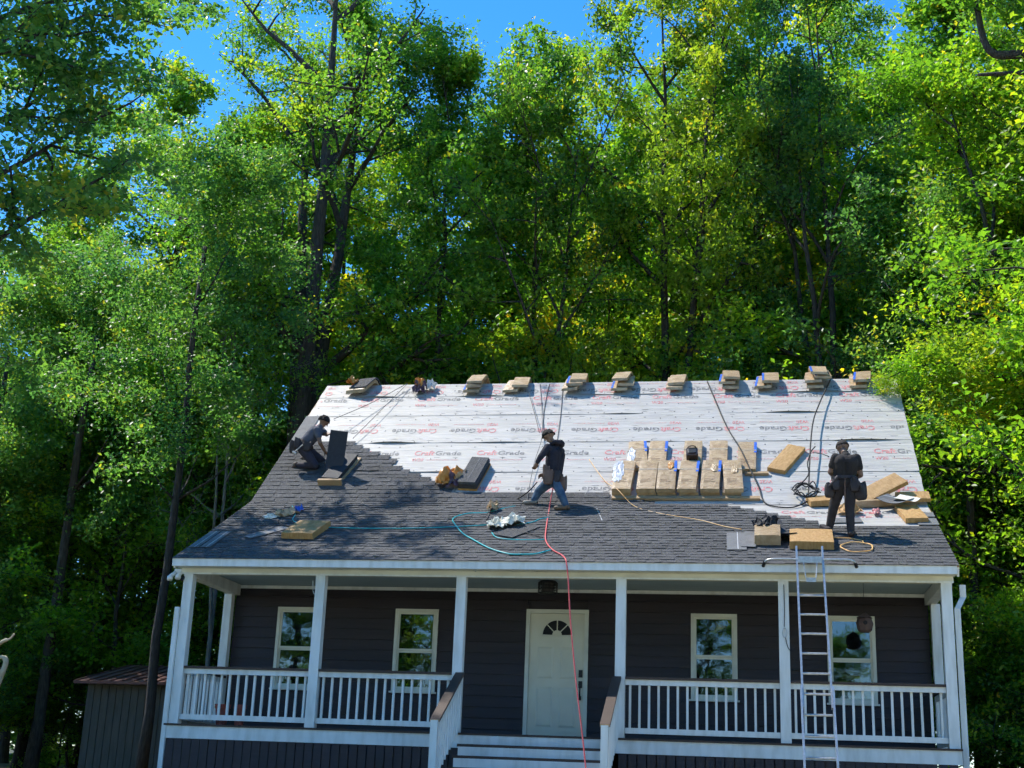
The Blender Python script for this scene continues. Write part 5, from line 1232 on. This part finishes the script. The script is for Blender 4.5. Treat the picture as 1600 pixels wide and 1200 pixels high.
def tree(key, leafm, x, y, label, H=None, rot=0, scale=None, group=None, bark='bark', name='broadleaf_tree', z=None, wide=1.0):
    mb, crown = TREES[key]
    if (key, bark) not in TM: TM[(key, bark)] = mb.mesh('trunk', bark, True)
    if len(crown.materials) == 0: crown.materials.append(LEAF['mid'])
    h0 = max(v[2] for v in mb.v[:200]) if False else {'left': 22, 'oak': 27, 'tall_a': 22, 'tall_b': 22, 'tall_c': 21, 'broad': 17, 'airy': 15, 'young': 9, 'near': 17, 'bush': 3.2}[key]
    sc = (H/h0) if H else 1.0
    o = empty(name, (x, y, ground_z(x, y)-0.05 if z is None else z)); o.rotation_euler.z = rot; o.scale = (sc*wide, sc*wide, sc)
    link('trunk', TM[(key, bark)], o); c = link('crown', crown, o); c.material_slots[0].link = 'OBJECT'; c.material_slots[0].material = LEAF[leafm]
    tag(o, label, 'tree' if key != 'bush' else 'shrub', group); return o

# front row: the trees one can pick out
tree('left', 'dark', -12.7, -0.3, 'tall dark leafy tree at the upper left edge, nearest on that side', H=21, rot=0.4, wide=0.95)
tree('airy', 'mid', -10.7, 13.0, 'slender grey trunked tree rising just left of the roof', H=16.5, rot=1.0, bark='bark_pale', wide=0.62)
tree('oak', 'mid', -9.2, 14.2, 'big dark forked tree behind the left ridge end, tallest on the left', H=27, rot=2.2, wide=0.95)
tree('tall_c', 'mid', -5.6, 15.2, 'leafy tree behind the ridge left of centre, below the gap of sky', H=21.0, rot=0.2, wide=0.85)
tree('broad', 'mid', -3.0, 16.2, 'rounded leafy tree behind the hooded worker at mid ridge', H=21.5, rot=1.3, wide=0.75)
tree('tall_a', 'yellow', 0.9, 15.2, 'tall yellowing tree just right of centre behind the ridge', H=25, rot=3.0, wide=0.72)
tree('tall_c', 'mid', 3.2, 17.5, 'tall leafy tree behind the eighth ridge pile', H=25, rot=1.7, wide=0.75)
tree('tall_b', 'dark', 5.4, 14.5, 'dark multi stemmed tree behind the right ridge end', H=22.5, rot=0.6, wide=0.85)
tree('near', 'bright', 10.2, 8.8, 'bright green tree at the right edge, its boughs over the ridge end', H=18, rot=0.3)
tree('near', 'yellow', 12.0, 12.0, 'yellow green tree behind the bright tree at the right edge', H=22, rot=2.4)
tree('broad', 'bright', 11.6, 5.5, 'bright leafy tree cut by the right picture edge', H=19, rot=4.0)
nt_ = [o for o in COL.objects if o.get('label', '').startswith('bright green tree at the right edge')][0]
bg_ = empty('bough', (0, 0, 0), nt_); iv = Matrix.Translation(nt_.location) @ nt_.rotation_euler.to_matrix().to_4x4() @ Matrix.Diagonal((*nt_.scale, 1)); bg_.matrix_local = iv.inverted()
q = MB(); q.tube(spline([(10.2, 8.8, 7.2), (9.0, 8.0, 8.3), (7.6, 7.1, 8.7), (6.6, 6.5, 8.6), (5.7, 6.1, 8.2)], 5), [0.09-0.0038*i for i in range(21)], 6); q.build('limb', 'bark', bg_)
for (x_, y_, z_, sc_, ro) in ((6.05, 6.3, 7.85, 0.6, 0.2), (6.55, 6.5, 7.95, 0.8, 1.6), (5.75, 6.15, 7.8, 0.38, 3.0), (7.0, 6.8, 8.0, 1.0, 2.2), (7.9, 7.2, 7.9, 1.2, 4.2), (7.2, 6.7, 7.4, 0.9, 5.0), (8.6, 7.7, 7.6, 1.4, 0.9)):
    c = link('foliage', TREES['spray'][1], bg_); c.location = (x_, y_, z_); c.scale = (sc_, sc_, sc_*0.8); c.rotation_euler.z = ro
    c.material_slots[0].link = 'OBJECT'; c.material_slots[0].material = LEAF['yellow' if ro > 2 else 'bright']
bt = empty('broadleaf_tree', (14.2, 6.5, 0)); tag(bt, 'dark tree beyond the right picture edge reaching in with a heavy bough', 'tree')
q = MB(); q.tube(spline([(0, 0, -0.1), (0.1, 0, 6), (-0.1, 0.1, 11), (-0.4, 0, 14.2), (-0.3, 0.2, 18)], 5), [0.45-0.016*i for i in range(21)], 10)
q.tube(spline([(-0.35, 0, 13.6), (-2.0, -0.3, 14.9), (-3.8, -0.5, 15.25), (-5.4, -0.5, 15.2), (-6.1, -0.5, 15.35), (-6.3, -0.5, 16.6), (-6.6, -0.6, 18.0)], 4), [0.17-0.0056*i for i in range(25)], 8)
q.tube(spline([(-3.6, -0.5, 15.2), (-4.9, -0.7, 14.7), (-6.4, -0.8, 14.6)], 4), [0.09-0.007*i for i in range(9)], 6)
q.tube(spline([(-5.0, -0.7, 14.7), (-5.4, -0.9, 14.0), (-5.5, -0.9, 13.3)], 4), [0.05-0.004*i for i in range(9)], 5)
q.build('trunk', 'bark', bt, smooth=True)
TREES['young'][1].materials.append(LEAF['mid'])
for (dx, dz, sc_, ro) in ((-5.2, 14.2, 0.62, 0.5), (-2.4, 13.8, 0.75, 2.0), (-0.5, 13.5, 0.8, 4.0)):
    c = link('crown', TREES['young'][1], bt); c.location = (dx, -0.3, dz); c.scale = (sc_,)*3; c.rotation_euler.z = ro
    c.material_slots[0].link = 'OBJECT'; c.material_slots[0].material = LEAF['dark']
# second row
ROW2 = [(0.5, 28, 'broad', 'mid', 24), (-6.5, 29, 'broad', 'mid', 24), (4.6, 27, 'broad', 'mid', 23), (8.2, 27, 'broad', 'bright', 24), (-2.6, 30, 'broad', 'mid', 23), (6.4, 19, 'broad', 'mid', 17), (-14.6, 18.0, 'tall_a', 'mid', 22.0), (-18.3, 19.5, 'tall_b', 'mid', 22.0), (-16.8, 19, 'broad', 'yellow', 15), (-14.2, 15, 'young', 'bright', 11), (-13.2, 21, 'tall_c', 'yellow', 22), (-12, 26, 'tall_a', 'mid', 25), (-8, 24, 'broad', 'bright', 22), (-4.5, 25, 'tall_b', 'mid', 25), (-1, 23, 'tall_c', 'bright', 22), (2, 26, 'broad', 'mid', 25), (6.5, 22, 'tall_a', 'bright', 26), (9, 18, 'tall_c', 'mid', 24), (12.5, 17, 'broad', 'bright', 20), (15, 12, 'tall_b', 'mid', 22), (-18, 28, 'tall_b', 'mid', 22), (-23, 25, 'broad', 'bright', 18), (13.5, 25, 'tall_c', 'mid', 26)]
for i, (x, y, k, m, H) in enumerate(ROW2):
    tree(k, m, x, y, 'broadleaf tree further back in the wood '+('left of the roof' if x < -8.5 else 'behind the ridge' if x < 7 else 'right of the roof'), H=H, rot=i*1.9, group='trees further back in the wood')
# low crowns that close the wood behind the house and at both sides
LOW = [(-17.5, 13, 8), (-12.2, 17.5, 9), (-19, 15, 9), (-22, 16, 10), (-9.2, 19.0, 10.5), (-7.2, 18.0, 12.5), (-4.6, 18.5, 12.5), (-2.0, 19.0, 13), (0.8, 19.5, 12.5), (3.6, 15.2, 11.5), (6.6, 17.5, 12.5), (8.2, 13.5, 9.5), (10.2, 13.8, 9), (12.6, 9.5, 7.5), (9.8, 16.8, 11), (14.5, 14.5, 10), (-15, 22, 11), (-20, 24, 12), (-25, 27, 13), (-10.5, 21, 13), (11.3, 20, 12), (-27, 22, 11)]
for i, (x, y, H) in enumerate(LOW):
    tree('young', (['dark', 'mid', 'mid', 'dark', 'bright'] if x < -9.5 else ['bright', 'mid', 'yellow', 'mid', 'bright'])[i % 5], x, y, 'low bushy young tree filling the wood '+('left of the porch' if x < -8.5 else 'just above the ridge' if x < 7 else 'right of the porch'), H=H, rot=i*2.3, group='young trees in the understorey', wide=1.15, name='young_tree')
BUSH = [(-17.0, 9.0), (-17.8, 11), (-19.5, 10), (-15.8, 15.5), (-10.0, 15.5), (-12.5, 16.5), (8.6, 6.0), (9.6, 7.2), (10.8, 8.8), (8.0, 9.8), (11.8, 6.8), (-14.2, 16.0), (-16, 16.5), (-18, 14), (9.5, 10.5), (7.6, 7.6), (12.5, 9.5), (13.2, 12), (10.6, 6.2), (12.8, 7.6)]
for i, (x, y) in enumerate(BUSH):
    tree('bush', ['mid', 'bright', 'dark'][i % 3], x, y, 'leafy shrub at the foot of the wood '+('left of the house' if x < 0 else 'right of the house'), H=2.6+1.4*((i*7) % 5)/5, rot=i*1.1, group='shrubs at the foot of the wood', name='leafy_shrub')
# bare trunks that show below the canopy
def bare_trunk(x, y, H, r, label, lean=0.0, group=None, rot=0):
    t = empty('slender_tree', (x, y, ground_z(x, y)-0.1)); q = MB(); rg = random.Random(int(x*77+y*13))
    pts = []; wx = wy = 0
    for i in range(9):
        wx += rg.uniform(-.06, .06); wy += rg.uniform(-.06, .06); pts.append((wx+lean*i/8*H, wy, H*i/8))
    q.tube(pts, [r*(1.25 if i == 0 else 1-0.55*i/8) for i in range(9)], 9)
    for k in range(5):
        i = rg.randint(4, 7); p = Vector(pts[i]); a = rg.uniform(0, 6.28); L = rg.uniform(.8, 2.2)
        q.tube([p, p+Vector((math.cos(a)*L*.5, math.sin(a)*L*.5, L*.35)), p+Vector((math.cos(a)*L, math.sin(a)*L, L*.9))], [r*.3, r*.2, r*.06], 5)
    q.build('trunk', 'bark', t, smooth=True)
    c = link('crown', TREES['young'][1], t); sc = H/12; c.scale = (sc*0.9, sc*0.9, sc*1.0); c.location = (pts[-1][0]*.6, pts[-1][1]*.6, H*0.42); c.material_slots[0].link = 'OBJECT'; c.material_slots[0].material = LEAF['dark']; c.rotation_euler.z = x*3.7
    tag(t, label, 'tree', group)
bare_trunk(-10.4, 9.2, 13, 0.125, 'dark straight trunk just left of the porch in front of the shed')
bare_trunk(-15.2, 13.0, 12, 0.17, 'straight trunk rising left of the shed roof', 0.01)
for i, (x, y, r, l) in enumerate([(-17.6, 16.5, .16, .02), (-19.4, 18, .15, -.02), (-16.2, 17.5, .14, .05), (-14.6, 19, .15, .06), (-18.2, 14.0, .13, .0), (-12.9, 16.2, .12, -.02)]):
    bare_trunk(x, y, 12, r, 'slim dark trunk in the shaded wood at lower left', l, 'slim trunks at lower left')
for i, (x, y, r, l) in enumerate([(8.7, 12.4, .17, .0), (9.9, 14.0, .14, .02), (7.9, 11.0, .13, -.01), (10.6, 16, .15, 0)]):
    bare_trunk(x, y, 12, r, 'dark trunk in the shaded wood right of the porch', l, 'trunks at lower right')
# far wood: one mass that closes the view
mbF, crF = TREES['broad']
fr_ = np.random.RandomState(77)
src = np.zeros(len(crF.vertices)*3, np.float32); crF.vertices.foreach_get('co', src); src = src.reshape(-1, 4, 3)
tn = np.zeros(len(crF.polygons), np.float32); crF.attributes['tone'].data.foreach_get('value', tn); tn = tn.reshape(-1, 2)[:, 0]
allv, allt = [], []
for i in range(44):
    x = -46+(i % 26)*3.0+fr_.uniform(-1, 1); y = 33+fr_.uniform(-2, 8); a = fr_.uniform(0, 6.28); sel = fr_.rand(len(src)) < 0.20
    v = src[sel].copy(); t = tn[sel]; cn = v.mean(1, keepdims=True); v = cn+(v-cn)*2.1
    c, s_ = math.cos(a), math.sin(a); sc = fr_.uniform(.9, 1.15)
    vx = (v[..., 0]*c-v[..., 1]*s_)*1.15+x; vy = (v[..., 0]*s_+v[..., 1]*c)+y; vz = v[..., 2]*sc*(1.0 if i < 26 else 0.5)-(1.5 if i < 26 else 2.6)
    allv.append(np.stack([vx, vy, vz], -1)); allt.append(t)
v = np.concatenate(allv); t = np.concatenate(allt); N_ = len(v)
me = bpy.data.meshes.new('far_wood'); me.vertices.add(N_*4); me.vertices.foreach_set('co', v.reshape(-1).astype(np.float32))
b_ = (np.arange(N_)*4)[:, None]; tri = np.concatenate([b_+np.array([0, 1, 2]), b_+np.array([0, 2, 3])], 1).reshape(-1)
me.loops.add(N_*6); me.loops.foreach_set('vertex_index', tri.astype(np.int32)); me.polygons.add(N_*2); me.polygons.foreach_set('loop_start', (np.arange(N_*2)*3).astype(np.int32)); me.update(calc_edges=True)
at = me.attributes.new('tone', 'FLOAT', 'FACE'); at.data.foreach_set('value', np.repeat(t, 2).astype(np.float32)); me.materials.append(LEAF['mid'])
o = link('far_wood', me); tag(o, 'deep green mass of the far wood behind all trees', 'wood', kind='stuff')
# trees across the lawn behind the viewer, seen only in the window panes
for i, (x, y, k, H) in enumerate([(-14, -42, 'broad', 20), (-8, -46, 'tall_c', 22), (-2, -44, 'broad', 19), (3.5, -50, 'broad', 15), (-20, -50, 'tall_a', 22), (12, -55, 'young', 11), (8, -52, 'young', 10), (-26, -40, 'broad', 20), (-11, -38, 'young', 9), (-4, -38, 'young', 8), (-20.5, -43, 'broad', 18), (-17, -46, 'broad', 19), (-11, -43, 'broad', 18), (0.9, -42, 'broad', 14)]):
    tree(k, 'mid', x, y, 'tree across the lawn reflected in the porch windows', H=H, rot=i*1.3, group='trees across the lawn')
